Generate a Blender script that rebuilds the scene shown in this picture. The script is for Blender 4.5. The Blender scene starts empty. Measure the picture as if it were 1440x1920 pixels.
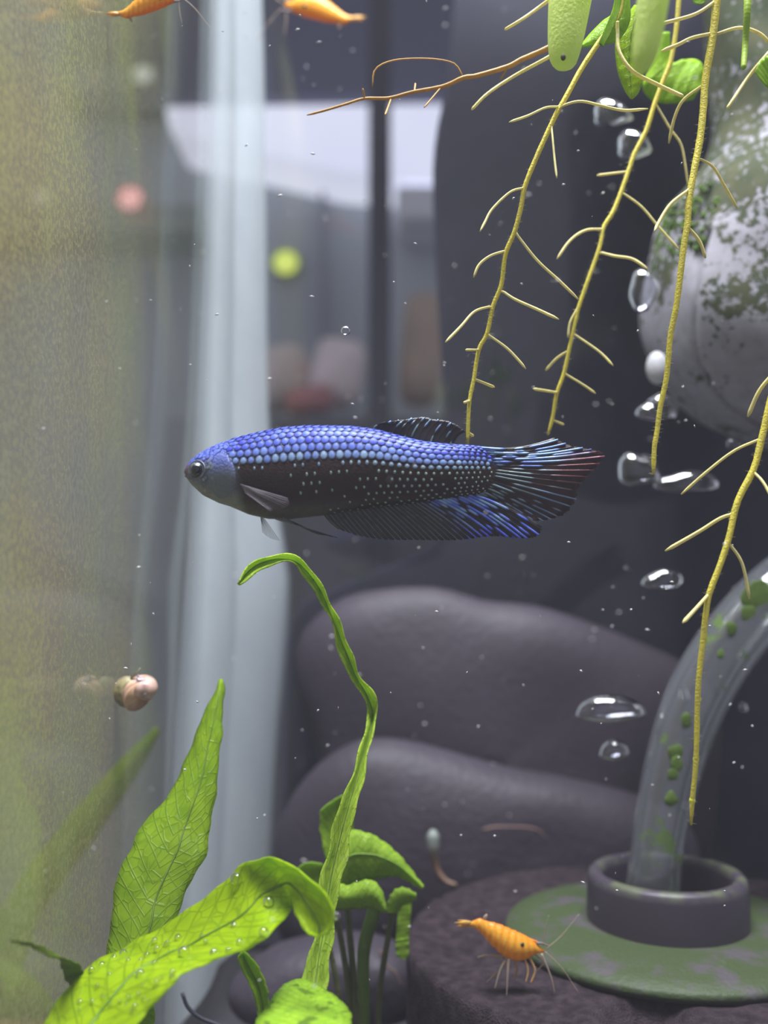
import bpy, math, random
import numpy as np
from mathutils import Vector, Matrix

random.seed(7); np.random.seed(7)
S = bpy.context.scene
COL = S.collection
F = 1900.0                 # focal length in photo pixels (1440 wide), water included
PITCH = math.radians(3.5)  # camera tipped up a little
CAMZ = 0.125               # camera height above the tank floor
XW = -0.0508               # inner face of the left glass
YB = 0.345                 # inner face of the back glass

# ------------------------------------------------------------------ camera
cam = bpy.data.cameras.new('camera'); camo = bpy.data.objects.new('camera', cam); COL.objects.link(camo)
camo.location = (0, 0, CAMZ); camo.rotation_euler = (math.radians(90) + PITCH, 0, 0)
cam.sensor_fit = 'HORIZONTAL'; cam.sensor_width = 36; cam.lens = 36 * F / 1440
cam.clip_start = 0.005; cam.clip_end = 50
cam.dof.use_dof = True; cam.dof.focus_distance = 0.168; cam.dof.aperture_fstop = 47.5 / 3.0
S.camera = camo
# ------------------------------------------------------------------ world, lights, exposure
S.view_settings.view_transform = 'Standard'; S.view_settings.look = 'None'
S.view_settings.gamma = 1; S.view_settings.use_curve_mapping = False; S.view_settings.exposure = 0.0
w = bpy.data.worlds.new('room_light'); S.world = w; w.use_nodes = True
w.node_tree.nodes['Background'].inputs[0].default_value = (0.36, 0.36, 0.43, 1)
w.node_tree.nodes['Background'].inputs[1].default_value = 1.0
def area(name, loc, sx, sy, power, col, rot=(0, 0, 0)):
    l = bpy.data.lights.new(name, 'AREA'); l.shape = 'RECTANGLE'; l.size = sx; l.size_y = sy; l.energy = power; l.color = col
    o = bpy.data.objects.new(name, l); COL.objects.link(o); o.location = loc; o.rotation_euler = rot
    return o
area('aquarium_lamp_offscreen', (0.03, 0.125, 0.58), 0.26, 0.16, 8.0, (0.93, 0.95, 1.0))

# ------------------------------------------------------------------ helpers
CP, SP = math.cos(PITCH), math.sin(PITCH)
def P(x, y, d):
    """photo pixel -> world point on the plane Y = d (metres)"""
    a, b = (x - 720) / F, -(y - 960) / F
    dy = CP - b * SP; dz = SP + b * CP
    t = d / dy
    return np.array((a * t, d, CAMZ + dz * t))
def PX(p):
    """world point -> photo pixel"""
    x, y, z = p[0], p[1], p[2] - CAMZ
    f = y * CP + z * SP; u = -y * SP + z * CP
    return 720 + F * x / f, 960 - F * u / f
def cr(pts, n, closed=False):
    """Catmull-Rom resample to n points, even in chord length"""
    p = np.array(pts, float)
    if closed: q = np.vstack([p[-1:], p, p[:2]])
    else: q = np.vstack([2 * p[0] - p[1], p, 2 * p[-1] - p[-2]])
    out = []
    m = len(q) - 3
    for i in range(m):
        p0, p1, p2, p3 = q[i:i + 4]
        for t in np.linspace(0, 1, 12, endpoint=False):
            out.append(0.5 * ((2 * p1) + (-p0 + p2) * t + (2 * p0 - 5 * p1 + 4 * p2 - p3) * t * t + (-p0 + 3 * p1 - 3 * p2 + p3) * t ** 3))
    out.append(q[-2]); out = np.array(out)
    s = np.concatenate([[0], np.cumsum(np.linalg.norm(np.diff(out[:, :2], axis=0), axis=1))])
    tt = np.linspace(0, s[-1], n + 1 if closed else n)
    r = np.stack([np.interp(tt, s, out[:, k]) for k in range(out.shape[1])], 1)
    return r[:-1] if closed else r

class B:
    def __init__(s): s.v = []; s.f = []; s.c = []; s.uv = None
    def add(s, verts, faces, col=None):
        o = len(s.v); s.v += [tuple(map(float, v)) for v in verts]; s.f += [tuple(i + o for i in f) for f in faces]
        if col is not None: s.c += [tuple(col)] * len(verts) if np.ndim(col) == 1 else [tuple(x) for x in col]
    def grid(s, g, closed_v=False, col=None):
        n, m = g.shape[:2]; fs = []
        for i in range(n - 1):
            for j in range(m if closed_v else m - 1):
                k = (j + 1) % m
                fs.append((i * m + j, i * m + k, (i + 1) * m + k, (i + 1) * m + j))
        s.add(g.reshape(-1, 3), fs, None if col is None else (col if np.ndim(col) == 1 else np.array(col).reshape(-1, 4)))
    def box(s, a, b):
        (x0, y0, z0), (x1, y1, z1) = a, b
        s.add([(x0, y0, z0), (x1, y0, z0), (x1, y1, z0), (x0, y1, z0), (x0, y0, z1), (x1, y0, z1), (x1, y1, z1), (x0, y1, z1)],
              [(0, 3, 2, 1), (4, 5, 6, 7), (0, 1, 5, 4), (1, 2, 6, 5), (2, 3, 7, 6), (3, 0, 4, 7)])
    def tube(s, pts, rad, seg=8, col=None, cap=True, flat=1.0, flatdir=None):
        pts = np.array(pts, float); n = len(pts)
        rad = np.full(n, rad) if np.isscalar(rad) else np.array(rad)
        t = np.gradient(pts, axis=0); t /= np.linalg.norm(t, axis=1)[:, None] + 1e-12
        up = np.array((0, 1, 0.0)) if flatdir is None else np.array(flatdir, float)
        if flatdir is None and abs(t[0] @ up) > 0.9: up = np.array((1.0, 0, 0))
        g = np.zeros((n, seg, 3))
        for i in range(n):
            u = up - (up @ t[i]) * t[i]; u /= np.linalg.norm(u) + 1e-12
            v = np.cross(t[i], u)
            if flatdir is None: up = u
            for k in range(seg):
                a = 2 * math.pi * k / seg
                g[i, k] = pts[i] + rad[i] * (flat * math.cos(a) * u + math.sin(a) * v)
        o = len(s.v)
        c = None
        if col is not None:
            col = np.array(col, float)
            c = np.tile(col, (n * seg, 1)) if col.ndim == 1 else np.repeat(col, seg, axis=0)
        s.grid(g, True, c if c is None else c)
        if cap:
            s.f.append(tuple(o + k for k in range(seg))[::-1]); s.f.append(tuple(o + (n - 1) * seg + k for k in range(seg)))
    def ball(s, c, r, n=8, m=12, col=None, rot=None, noise=0, seed=0):
        r = (r, r, r) if np.isscalar(r) else r
        rs = np.random.RandomState(seed); ph = rs.rand(6) * 6.28
        g = np.zeros((n + 1, m, 3))
        for i in range(n + 1):
            for j in range(m):
                a = math.pi * i / n; b = 2 * math.pi * j / m
                p = np.array((math.sin(a) * math.cos(b), math.sin(a) * math.sin(b), math.cos(a)))
                k = 1 + noise * (math.sin(3 * p[0] + ph[0]) + math.sin(4 * p[2] + ph[1]) + math.sin(3.5 * p[1] + ph[2]) + .6 * math.sin(9 * p[0] + 5 * p[2] + ph[3]))
                p = p * k * np.array(r)
                g[i, j] = np.array(c) + (p if rot is None else rot @ p)
        s.grid(g, True, col)

WL = {}
def obj(name, b, mat, parent=None, smooth=True, kind=None, label=None, cat=None, group=None, solid=None, bevel=None, weld=False):
    v = np.array(b.v); c = (v.min(0) + v.max(0)) / 2
    if parent is None and kind != 'structure': c = np.array((c[0], c[1], v[:, 2].min()))
    me = bpy.data.meshes.new(name); me.from_pydata((v - c).tolist(), [], b.f); me.update()
    if b.c and len(b.c) == len(b.v):
        at = me.color_attributes.new('Col', 'FLOAT_COLOR', 'POINT')
        at.data.foreach_set('color', np.array(b.c, dtype=np.float32).ravel())
    if b.uv is not None:
        ul = me.uv_layers.new(name='UV'); uv = np.array(b.uv)
        idx = np.zeros(len(me.loops), dtype=np.int32); me.loops.foreach_get('vertex_index', idx)
        ul.data.foreach_set('uv', uv[idx].astype(np.float32).ravel())
    if smooth: me.shade_smooth()
    me.materials.append(mat)
    o = bpy.data.objects.new(name, me); COL.objects.link(o)
    WL[o.name] = c
    if parent is not None:
        o.parent = parent; o.location = c - WL[parent.name]
    else: o.location = c
    if solid:
        m = o.modifiers.new('thickness', 'SOLIDIFY'); m.thickness = solid; m.offset = 0
    if bevel:
        m = o.modifiers.new('rounding', 'BEVEL'); m.width = bevel; m.segments = 3
    if kind: o['kind'] = kind
    if label: o['label'] = label
    if cat: o['category'] = cat
    if group: o['group'] = group
    return o
def thing(name, loc, label, cat, group=None):
    o = bpy.data.objects.new(name, None); COL.objects.link(o); o.location = loc; o.empty_display_size = 0.01
    o['label'] = label; o['category'] = cat
    if group: o['group'] = group
    WL[o.name] = np.array(loc, float)
    return o
def copy_tree(o, parent=None):
    c = o.copy(); COL.objects.link(c); c.parent = parent
    for ch in o.children: copy_tree(ch, c)
    return c

# ------------------------------------------------------------------ materials
def nt(name):
    m = bpy.data.materials.new(name); m.use_nodes = True; t = m.node_tree; t.nodes.clear()
    out = t.nodes.new('ShaderNodeOutputMaterial')
    return m, t, out
def N(t, typ, ins=None, **kw):
    n = t.nodes.new(typ)
    for k, v in kw.items(): setattr(n, k, v)
    for k, v in (ins or {}).items():
        if isinstance(v, bpy.types.NodeSocket): t.links.new(v, n.inputs[k])
        else: n.inputs[k].default_value = v
    return n
def c4(c): return (c[0], c[1], c[2], 1)
def noise(t, scale, detail=4, coord='Object', rough=0.5, stretch=None):
    tc = N(t, 'ShaderNodeTexCoord'); v = tc.outputs[coord]
    if stretch: v = N(t, 'ShaderNodeMapping', {0: v, 'Scale': stretch}).outputs[0]
    return N(t, 'ShaderNodeTexNoise', {'Vector': v, 'Scale': scale, 'Detail': detail, 'Roughness': rough}).outputs['Fac']
def ramp(t, fac, a, b):
    return N(t, 'ShaderNodeMapRange', {0: fac, 1: a, 2: b, 3: 0.0, 4: 1.0}).outputs[0]
def mixc(t, fac, a, b):
    n = N(t, 'ShaderNodeMix', data_type='RGBA')
    for i, v in ((0, fac), (6, a), (7, b)):
        if isinstance(v, bpy.types.NodeSocket): t.links.new(v, n.inputs[i])
        else: n.inputs[i].default_value = v if i == 0 else c4(v)
    return n.outputs[2]
def math_(t, op, a, b=0.0):
    return N(t, 'ShaderNodeMath', {0: a, 1: b}, operation=op).outputs[0]
def pm(name, c1, c2=None, scale=400, rough=0.5, bump=0.0, bscale=None, lo=0.35, hi=0.65, metal=0.0, spec=0.5, transl=0.0, alpha=1.0, attr=False, stretch=None, emit=0.0, coat=0.0):
    m, t, out = nt(name)
    if attr:
        col = N(t, 'ShaderNodeAttribute', attribute_name='Col').outputs['Color']
        if c2 is not None: col = N(t, 'ShaderNodeMix', {0: ramp(t, noise(t, scale), lo, hi)}, data_type='RGBA').outputs[2] if False else col
        nf = ramp(t, noise(t, scale, stretch=stretch), 0.2, 0.8)
        col = N(t, 'ShaderNodeHueSaturation', {'Value': math_(t, 'ADD', math_(t, 'MULTIPLY', nf, 0.3), 0.85), 'Color': col}).outputs[0]
    else:
        c2 = c2 or tuple(x * 0.8 for x in c1)
        col = mixc(t, ramp(t, noise(t, scale, stretch=stretch), lo, hi), c1, c2)
    p = N(t, 'ShaderNodeBsdfPrincipled', {'Base Color': col, 'Roughness': rough, 'Metallic': metal, 'Specular IOR Level': spec, 'Coat Weight': coat})
    if emit: t.links.new(col, p.inputs['Emission Color']); p.inputs['Emission Strength'].default_value = emit
    if bump:
        bn = N(t, 'ShaderNodeBump', {'Height': noise(t, bscale or scale * 2), 'Strength': bump, 'Distance': 0.001})
        t.links.new(bn.outputs[0], p.inputs['Normal'])
    sh = p.outputs[0]
    if transl:
        tr = N(t, 'ShaderNodeBsdfTranslucent', {'Color': col})
        sh = N(t, 'ShaderNodeMixShader', {0: transl, 1: sh, 2: tr.outputs[0]}).outputs[0]
    if alpha < 1:
        tp = N(t, 'ShaderNodeBsdfTransparent')
        sh = N(t, 'ShaderNodeMixShader', {0: alpha, 1: tp.outputs[0], 2: sh}).outputs[0]
    t.links.new(sh, out.inputs[0])
    return m
def clear_mat(name, ior, tint=(1, 1, 1), haze=0.0, hazec=(0.8, 0.8, 0.9), algae=None, gain=1.0, rough=0.02):
    """clear sheet: Fresnel reflection over a see-through body, with an optional thin whitish or green deposit"""
    m, t, out = nt(name)
    fr = N(t, 'ShaderNodeFresnel', {'IOR': ior}).outputs[0]
    if gain != 1: fr = N(t, 'ShaderNodeMath', {0: fr, 1: gain}, operation='MULTIPLY', use_clamp=True).outputs[0]
    tp = N(t, 'ShaderNodeBsdfTransparent', {0: c4(tint)}); gl = N(t, 'ShaderNodeBsdfGlossy', {'Roughness': rough})
    sh = N(t, 'ShaderNodeMixShader', {0: fr, 1: tp.outputs[0], 2: gl.outputs[0]}).outputs[0]
    if haze:
        df = N(t, 'ShaderNodeBsdfDiffuse', {0: c4(hazec)}); tl = N(t, 'ShaderNodeBsdfTranslucent', {0: c4(hazec)})
        hz = N(t, 'ShaderNodeMixShader', {0: 0.5, 1: df.outputs[0], 2: tl.outputs[0]}).outputs[0]
        sh = N(t, 'ShaderNodeMixShader', {0: haze, 1: sh, 2: hz}).outputs[0]
    if algae:
        sc, lo, hi, amt, colr = algae
        f = math_(t, 'MULTIPLY', ramp(t, noise(t, sc, 5), lo, hi), amt)
        df = N(t, 'ShaderNodeBsdfDiffuse', {0: c4(colr)}); tl = N(t, 'ShaderNodeBsdfTranslucent', {0: c4(colr)})
        hz = N(t, 'ShaderNodeMixShader', {0: 0.5, 1: df.outputs[0], 2: tl.outputs[0]}).outputs[0]
        sh = N(t, 'ShaderNodeMixShader', {0: f, 1: sh, 2: hz}).outputs[0]
    t.links.new(sh, out.inputs[0])
    return m
def leaf_mat(name, c1, c2, vein, transl=0.45, spots=0.0, nv=16, rough=0.35):
    m, t, out = nt(name)
    uv = N(t, 'ShaderNodeUVMap', uv_map='UV').outputs[0]
    sx = N(t, 'ShaderNodeSeparateXYZ', {0: uv})
    av = math_(t, 'ABSOLUTE', math_(t, 'SUBTRACT', sx.outputs[1], 0.5))
    vo = N(t, 'ShaderNodeTexVoronoi', {'Vector': N(t, 'ShaderNodeMapping', {0: uv, 'Scale': (nv * 1.1, 6.5, 1), 'Rotation': (0, 0, 0.25)}).outputs[0], 'Scale': 1.0}, feature='DISTANCE_TO_EDGE')
    net = N(t, 'ShaderNodeMapRange', {0: vo.outputs['Distance'], 1: 0.0, 2: 0.07, 3: 1.0, 4: 0.0}).outputs[0]
    base = mixc(t, ramp(t, noise(t, 350, 4), 0.3, 0.7), c1, c2)
    ph = math_(t, 'MULTIPLY', math_(t, 'SUBTRACT', math_(t, 'MULTIPLY', sx.outputs[0], nv), math_(t, 'MULTIPLY', av, 5.0)), 6.283)
    lat = ramp(t, math_(t, 'SINE', ph), 0.88, 1.0)
    veins = N(t, 'ShaderNodeMath', {0: math_(t, 'MULTIPLY', net, 0.45), 1: math_(t, 'MULTIPLY', lat, 0.6)}, operation='MAXIMUM').outputs[0]
    col = mixc(t, veins, base, vein)
    if hasattr(col, 'node'): t.links.new(base, col.node.inputs[6])
    if spots:
        sp = ramp(t, noise(t, 500, 2), 0.60, 0.66)
        n2 = N(t, 'ShaderNodeMix', {0: math_(t, 'MULTIPLY', sp, spots)}, data_type='RGBA'); t.links.new(col, n2.inputs[6]); n2.inputs[7].default_value = (0.05, 0.12, 0.01, 1)
        col = n2.outputs[2]
    bn = N(t, 'ShaderNodeBump', {'Height': veins, 'Strength': 0.4, 'Distance': 0.0004})
    p = N(t, 'ShaderNodeBsdfPrincipled', {'Base Color': col, 'Roughness': rough, 'Normal': bn.outputs[0], 'Specular IOR Level': 0.18})
    tr = N(t, 'ShaderNodeBsdfTranslucent', {'Color': col})
    sh = N(t, 'ShaderNodeMixShader', {0: transl, 1: p.outputs[0], 2: tr.outputs[0]})
    t.links.new(sh.outputs[0], out.inputs[0])
    return m

# ------------------------------------------------------------------ the tank and the room behind it
def left_pane_mat():
    m, t, out = nt('left_glass_with_algae')
    tp = N(t, 'ShaderNodeBsdfTransparent'); gl = N(t, 'ShaderNodeBsdfGlossy', {'Color': (0.85, 0.9, 0.85, 1), 'Roughness': 0.05})
    sh = N(t, 'ShaderNodeMixShader', {0: 0.20, 1: tp.outputs[0], 2: gl.outputs[0]}).outputs[0]
    # algae: fine speckle, vertical streaks, broad patches of olive, green and brown
    fine = ramp(t, noise(t, 1100, 3), 0.42, 0.62)
    streak = ramp(t, noise(t, 40, 4, stretch=(1, 1, 0.22)), 0.36, 0.66)
    patch = ramp(t, noise(t, 28, 2), 0.42, 0.62)
    col = mixc(t, streak, (0.64, 0.53, 0.28), (0.57, 0.62, 0.22))
    c2 = N(t, 'ShaderNodeMix', {0: math_(t, 'MULTIPLY', patch, 0.6)}, data_type='RGBA'); t.links.new(col, c2.inputs[6]); c2.inputs[7].default_value = (0.52, 0.53, 0.38, 1)
    df = N(t, 'ShaderNodeBsdfDiffuse', {0: c2.outputs[2]}); tl = N(t, 'ShaderNodeBsdfTranslucent', {0: c2.outputs[2]})
    al = N(t, 'ShaderNodeMixShader', {0: 0.4, 1: df.outputs[0], 2: tl.outputs[0]}).outputs[0]
    # the growth is thick towards the front of the tank and thins out towards the back corner
    ob = N(t, 'ShaderNodeTexCoord').outputs['Object']; sy = N(t, 'ShaderNodeSeparateXYZ', {0: ob}).outputs[1]
    sy = math_(t, 'ADD', sy, math_(t, 'MULTIPLY', math_(t, 'SUBTRACT', noise(t, 26, 3), 0.5), 0.09))
    thick = N(t, 'ShaderNodeMapRange', {0: sy, 1: -0.085, 2: 0.03, 3: 1.0, 4: 0.06}).outputs[0]
    dens = math_(t, 'ADD', math_(t, 'MULTIPLY', fine, 0.36), math_(t, 'MULTIPLY', streak, 0.24))
    dens = math_(t, 'MULTIPLY', math_(t, 'ADD', dens, 0.24), thick)
    sh = N(t, 'ShaderNodeMixShader', {0: dens, 1: sh, 2: al}).outputs[0]
    t.links.new(sh, out.inputs[0]); return m
ZT = 0.40
b = B(); b.box((XW - 0.005, 0.066, 0), (XW, YB + 0.005, ZT)); obj('wall_left', b, left_pane_mat(), smooth=False, kind='structure')
glass = clear_mat('clear_glass', 1.45, (0.97, 0.98, 0.98))
b = B(); b.box((XW, YB, 0), (0.152, YB + 0.004, ZT)); obj('wall_back', b, glass, smooth=False, kind='structure')
b = B(); b.box((XW - 0.005, 0.062, 0), (0.158, 0.066, ZT)); obj('wall_front', b, glass, smooth=False, kind='structure')
b = B(); b.box((0.152, 0.066, 0), (0.158, YB + 0.004, ZT))
obj('wall_right', b, glass, smooth=False, kind='structure')
b = B(); b.box((XW - 0.005, 0.062, -0.006), (0.158, YB + 0.005, 0))
obj('floor', b, pm('dark_floor_glass', (0.055, 0.05, 0.055), (0.04, 0.038, 0.045), 90, 0.35, 0.2, 900), smooth=False, kind='structure')

# rounded translucent corner between the left and the back glass
def corner_mat():
    m, t, out = nt('milky_corner_seal')
    uv = N(t, 'ShaderNodeUVMap', uv_map='UV').outputs[0]; v = N(t, 'ShaderNodeSeparateXYZ', {0: uv}).outputs[1]
    kc = mixc(t, ramp(t, noise(t, 60, 3), 0.3, 0.7), (0.80, 0.87, 0.90), (0.74, 0.81, 0.86))
    df = N(t, 'ShaderNodeBsdfDiffuse', {0: kc}); tl = N(t, 'ShaderNodeBsdfTranslucent', {0: kc})
    mk = N(t, 'ShaderNodeMixShader', {0: 0.45, 1: df.outputs[0], 2: tl.outputs[0]}).outputs[0]
    tp = N(t, 'ShaderNodeBsdfTransparent')
    op = N(t, 'ShaderNodeValToRGB', {0: v}); e = op.color_ramp.elements
    e[0].position = 0.0; e[0].color = (0.15,) * 3 + (1,); e[1].position = 1.0; e[1].color = (0.10,) * 3 + (1,)
    for p_, a_ in ((0.12, 0.74), (0.80, 0.74)):
        q = e.new(p_); q.color = (a_, a_, a_, 1)
    gr = math_(t, 'ADD', math_(t, 'MULTIPLY', noise(t, 900, 3), 0.16), 0.92)
    sh = N(t, 'ShaderNodeMixShader', {0: math_(t, 'MULTIPLY', op.outputs[0], gr), 1: tp.outputs[0], 2: mk}).outputs[0]
    t.links.new(sh, out.inputs[0]); return m
lx = cr([(381, -260), (383, 0), (378, 400), (366, 800), (345, 1200), (330, 1600), (322, 1950)], 24)
rx = cr([(492, -260), (498, 0), (502, 400), (508, 750), (535, 1000), (545, 1100), (540, 1250), (518, 1600), (504, 1950)], 24)
g = np.zeros((24, 41, 3)); uvs = []
for i in range(24):
    yl = lx[i, 1]
    dl = -XW * F / (720 - lx[i, 0]) * 0.985
    pl = P(lx[i, 0], yl, dl); pl[0] = XW + 0.0002
    pr = P(np.interp(yl, rx[:, 1], rx[:, 0]), yl, YB - 0.0004)
    pr[2] = pl[2]
    for j in range(41):
        s_ = j / 40; g[i, j] = pl * (1 - s_) + pr * s_
        q = (math.sin(math.pi * s_ / 0.42) * 0.0024 if s_ < 0.42 else math.sin(math.pi * (s_ - 0.42) / 0.58) * 0.0032)
        g[i, j] += np.array((q * 0.98, -q * 0.2, 0)); uvs.append((i / 23, s_))
b = B(); b.grid(g); b.uv = uvs
obj('trim_1', b, corner_mat(), kind='structure')

# black sheet on the outside of the back glass, its free edge slightly bowed
ed = cr([(872, -300), (850, 0), (834, 170), (822, 230), (813, 310), (815, 420), (822, 560), (830, 700), (836, 830), (836, 1000), (640, 1100), (545, 1160), (530, 1400), (520, 1950)], 60)
b = B(); g = np.zeros((60, 3, 3))
YF = YB + 0.0048
for i in range(60):
    p = P(ed[i, 0], ed[i, 1], YF); g[i, 0] = p + np.array((0, 0.0016, 0)); g[i, 1] = p + np.array((0.0022, 0, 0)); g[i, 2] = (0.15, YF, p[2])
b.grid(g)
obj('background_sheet', b, pm('black_sheet', (0.225, 0.215, 0.305), (0.195, 0.190, 0.265), 50, 0.45, spec=0.3), label='black backing sheet with a bowed free edge fixed behind the back glass', cat='backing sheet', solid=0.0006)

# room: wall, cabinet, post, shelves, lit panels, lamps, cushions
RW = 1.75
b = B(); b.box((-2.2, RW, -1.0), (2.2, RW + 0.05, 1.6))
obj('wall_room', b, pm('grey_room_wall', (0.50, 0.53, 0.56), (0.40, 0.43, 0.45), 1.5, 0.8), smooth=False, kind='structure')
b = B(); b.box((-2.2, 0.40, -0.80), (2.2, RW, -0.75))
obj('floor_room', b, pm('dark_room_floor', (0.08, 0.07, 0.07), (0.06, 0.055, 0.055), 3, 0.6), smooth=False, kind='structure')
def slab(name, px, d, depth, mat, label, cat, bev=0.004, group=None, parent=None):
    p = np.array([P(x, y, d) for x, y in px]); n = len(p)
    q = p + np.array((0, depth, 0)); b = B()
    fs = [tuple(range(n)), tuple(range(2 * n - 1, n - 1, -1))] + [(i, n + i, n + (i + 1) % n, (i + 1) % n) for i in range(n)]
    fs = [tuple(reversed(f)) for f in fs]
    b.add(np.vstack([p, q]), fs)
    return obj(name, b, mat, parent, smooth=False, label=label, cat=cat, bevel=bev, group=group)
lit = pm('lit_panel', (0.80, 0.80, 0.92), (0.70, 0.70, 0.86), 2.5, 0.6, emit=0.85)
litdim = pm('pale_plaque', (0.78, 0.78, 0.80), (0.70, 0.70, 0.73), 3, 0.6)
slab('light_panel', [(305, 196), (900, 190), (900, 345), (640, 325), (520, 296), (400, 268), (322, 252)], 1.60, 0.145, lit, 'long glowing white light panel on the room wall behind the tank', 'light panel', 0.01)
slab('wall_plaque', [(742, 345), (900, 345), (900, 412), (748, 410)], 1.60, 0.145, litdim, 'small pale plaque below the long light panel', 'plaque', 0.01)
dark = pm('dark_post_paint', (0.045, 0.045, 0.06), (0.035, 0.035, 0.048), 6, 0.7)
slab('post', [(693, -700), (732, -700), (734, 1300), (689, 1300)], 1.30, 0.04, dark, 'dark upright post standing in the room behind the tank', 'post', 0.004)
slab('darkening_board', [(120, -700), (1100, -700), (1100, 178), (120, 186)], 1.66, 0.085, pm('dark_board', (0.12, 0.12, 0.19), (0.10, 0.10, 0.15), 3, 0.7), 'dark blue-grey board added to darken the wall above the long light panel', 'board', 0.004)  # made-up board, added so the room above the light panel comes out dark
shelf = pm('pale_shelf', (0.33, 0.34, 0.36), (0.27, 0.28, 0.29), 5, 0.6)
slab('shelf_board', [(120, 126), (302, 121), (302, 174), (120, 178)], 1.60, 0.06, shelf, 'short pale grey shelf board high on the wall beyond the left glass', 'shelf', 0.003)
slab('shelf_board', [(-160, 385), (372, 382), (372, 434), (-160, 438)], 1.62, 0.128, pm('green_grey_shelf', (0.32, 0.37, 0.30), (0.26, 0.30, 0.26), 5, 0.6), 'long greenish grey shelf board beyond the left glass', 'shelf', 0.003)
slab('wall_rail', [(609, -400), (617, -400), (603, 1000), (594, 1000)], 1.70, 0.048, pm('pale_rail', (0.30, 0.31, 0.34), (0.26, 0.27, 0.3), 5, 0.5), 'thin pale upright rail on the room wall', 'rail', 0.002)
ct = slab('cabinet', [(440, 782), (1000, 782), (1000, 1900), (440, 1900)], 1.40, 0.30, pm('dark_cabinet', (0.085, 0.08, 0.095), (0.07, 0.068, 0.08), 4, 0.6), 'low dark cabinet under the cushions in the room behind', 'cabinet', 0.01)
def cushion(px, d, rx, rz, ry, c1, c2, label, tilt, seed):
    k = d / F; b = B(); g = np.zeros((13, 24, 3)); c = P(px[0], px[1], d)
    for i in range(13):
        for j in range(24):
            a = math.pi * i / 12 - math.pi / 2; t_ = 2 * math.pi * j / 24
            ct_, st_ = math.cos(t_), math.sin(t_); e = 0.55
            x = rx * k * math.copysign(abs(ct_) ** e, ct_) * math.cos(a) ** 0.6; z = rz * k * math.copysign(abs(st_) ** e, st_) * math.cos(a) ** 0.6
            y = ry * math.sin(a) * (1 - 0.35 * max(abs(x) / (rx * k), abs(z) / (rz * k)) ** 3)
            g[i, j] = c + np.array((x * math.cos(tilt) - z * math.sin(tilt), y, x * math.sin(tilt) + z * math.cos(tilt)))
    b.grid(g, True); return obj('cushion', b, pm('cushion_cloth', c1, c2, 20, 0.9, 0.3, 300), label=label, cat='cushion')
cushion((520, 712), 1.52, 68, 64, 0.05, (0.70, 0.60, 0.55), (0.6, 0.52, 0.48), 'beige cushion propped on the low dark cabinet', 0.25, 1)
cushion((633, 700), 1.47, 50, 66, 0.05, (0.85, 0.72, 0.72), (0.72, 0.6, 0.6), 'pale pink cushion standing on the cabinet beside the dark post', -0.2, 2)
cushion((580, 752), 1.43, 46, 26, 0.04, (0.50, 0.20, 0.20), (0.42, 0.18, 0.18), 'dull red cushion lying in front of the paler ones', 0.1, 3)
cushion((792, 655), 1.52, 42, 112, 0.05, (0.48, 0.35, 0.26), (0.36, 0.29, 0.24), 'tall tan cushion standing beyond the dark post', -0.08, 4)
def lamp(px, r, col, strength, label, d=RW):
    k = d / F; c = P(px[0], px[1], d - 0.0)
    o = thing('indicator_lamp', c, label, 'lamp')
    b = B(); g = np.zeros((5, 32, 3))
    for i, (rr, yy) in enumerate(((1.16, 0.002), (1.16, -0.016), (1.06, -0.020), (0.98, -0.018), (0.98, -0.002))):
        for j in range(32):
            a = 2 * math.pi * j / 32; g[i, j] = c + np.array((rr * r * k * math.cos(a), yy, rr * r * k * math.sin(a)))
    b.grid(g, True)
    obj('bezel', b, pm('lamp_bezel', tuple(x * 0.7 for x in col), tuple(x * 0.6 for x in col), 30, 0.4), o)
    b = B(); b.ball(c + np.array((0, -0.006, 0)), (r * k, 0.016, r * k), 10, 24); obj('lens', b, pm('lamp_lens', col, tuple(x * 0.85 for x in col), 40, 0.3, emit=strength), o)
lamp((537, 497), 23, (0.75, 0.85, 0.18), 0.85, 'round yellow-green glowing indicator lamp on the room wall below the light panel')
lamp((272, 148), 19, (0.65, 0.68, 0.60), 0.9, 'dim white round lamp at the end of the short shelf board', 1.60)
lamp((83, 375), 19, (0.60, 0.60, 0.50), 0.7, 'dim cream round lamp above the long greenish shelf board', 1.70)
lamp((248, 378), 23, (0.95, 0.45, 0.45), 1.4, 'pink round lamp above the long greenish shelf board', 1.60)

# stones
def stone(outline, d, th, mat, label, seed):
    o = cr(outline, 72, closed=True); c = o.mean(0); b = B(); g = np.zeros((21, 72, 3)); rs = np.random.RandomState(seed); ph = rs.rand(5) * 6
    for i in range(21):
        a = math.pi * i / 20 - math.pi / 2; cs = max(math.cos(a), 0.0) ** 0.5
        for j in range(72):
            q = c + (o[j] - c) * cs; p = P(q[0], q[1], d)
            p[1] += th * math.sin(a) * (1 + 0.10 * math.sin(q[0] / 70 + ph[0]) * math.sin(q[1] / 60 + ph[1]))
            p[2] = max(p[2], 0.0005)
            g[i, j] = p
    b.grid(g, True); return obj('stone', b, mat, label=label, cat='stone')
sm = pm('dark_stone', (0.048, 0.038, 0.052), (0.038, 0.031, 0.041), 45, 0.55, 0.35, 500, spec=0.3)
stone([(552, 1245), (562, 1195), (600, 1150), (650, 1118), (720, 1104), (800, 1100), (850, 1108), (910, 1126), (1000, 1135), (1100, 1165), (1200, 1205), (1290, 1248), (1340, 1310), (1350, 1450), (1300, 1640), (1100, 1690), (850, 1695), (680, 1690), (620, 1600), (600, 1450), (575, 1350), (556, 1295)], 0.329, 0.013, sm, 'upper large smooth dark purple-grey stone standing against the back glass', 1)
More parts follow.
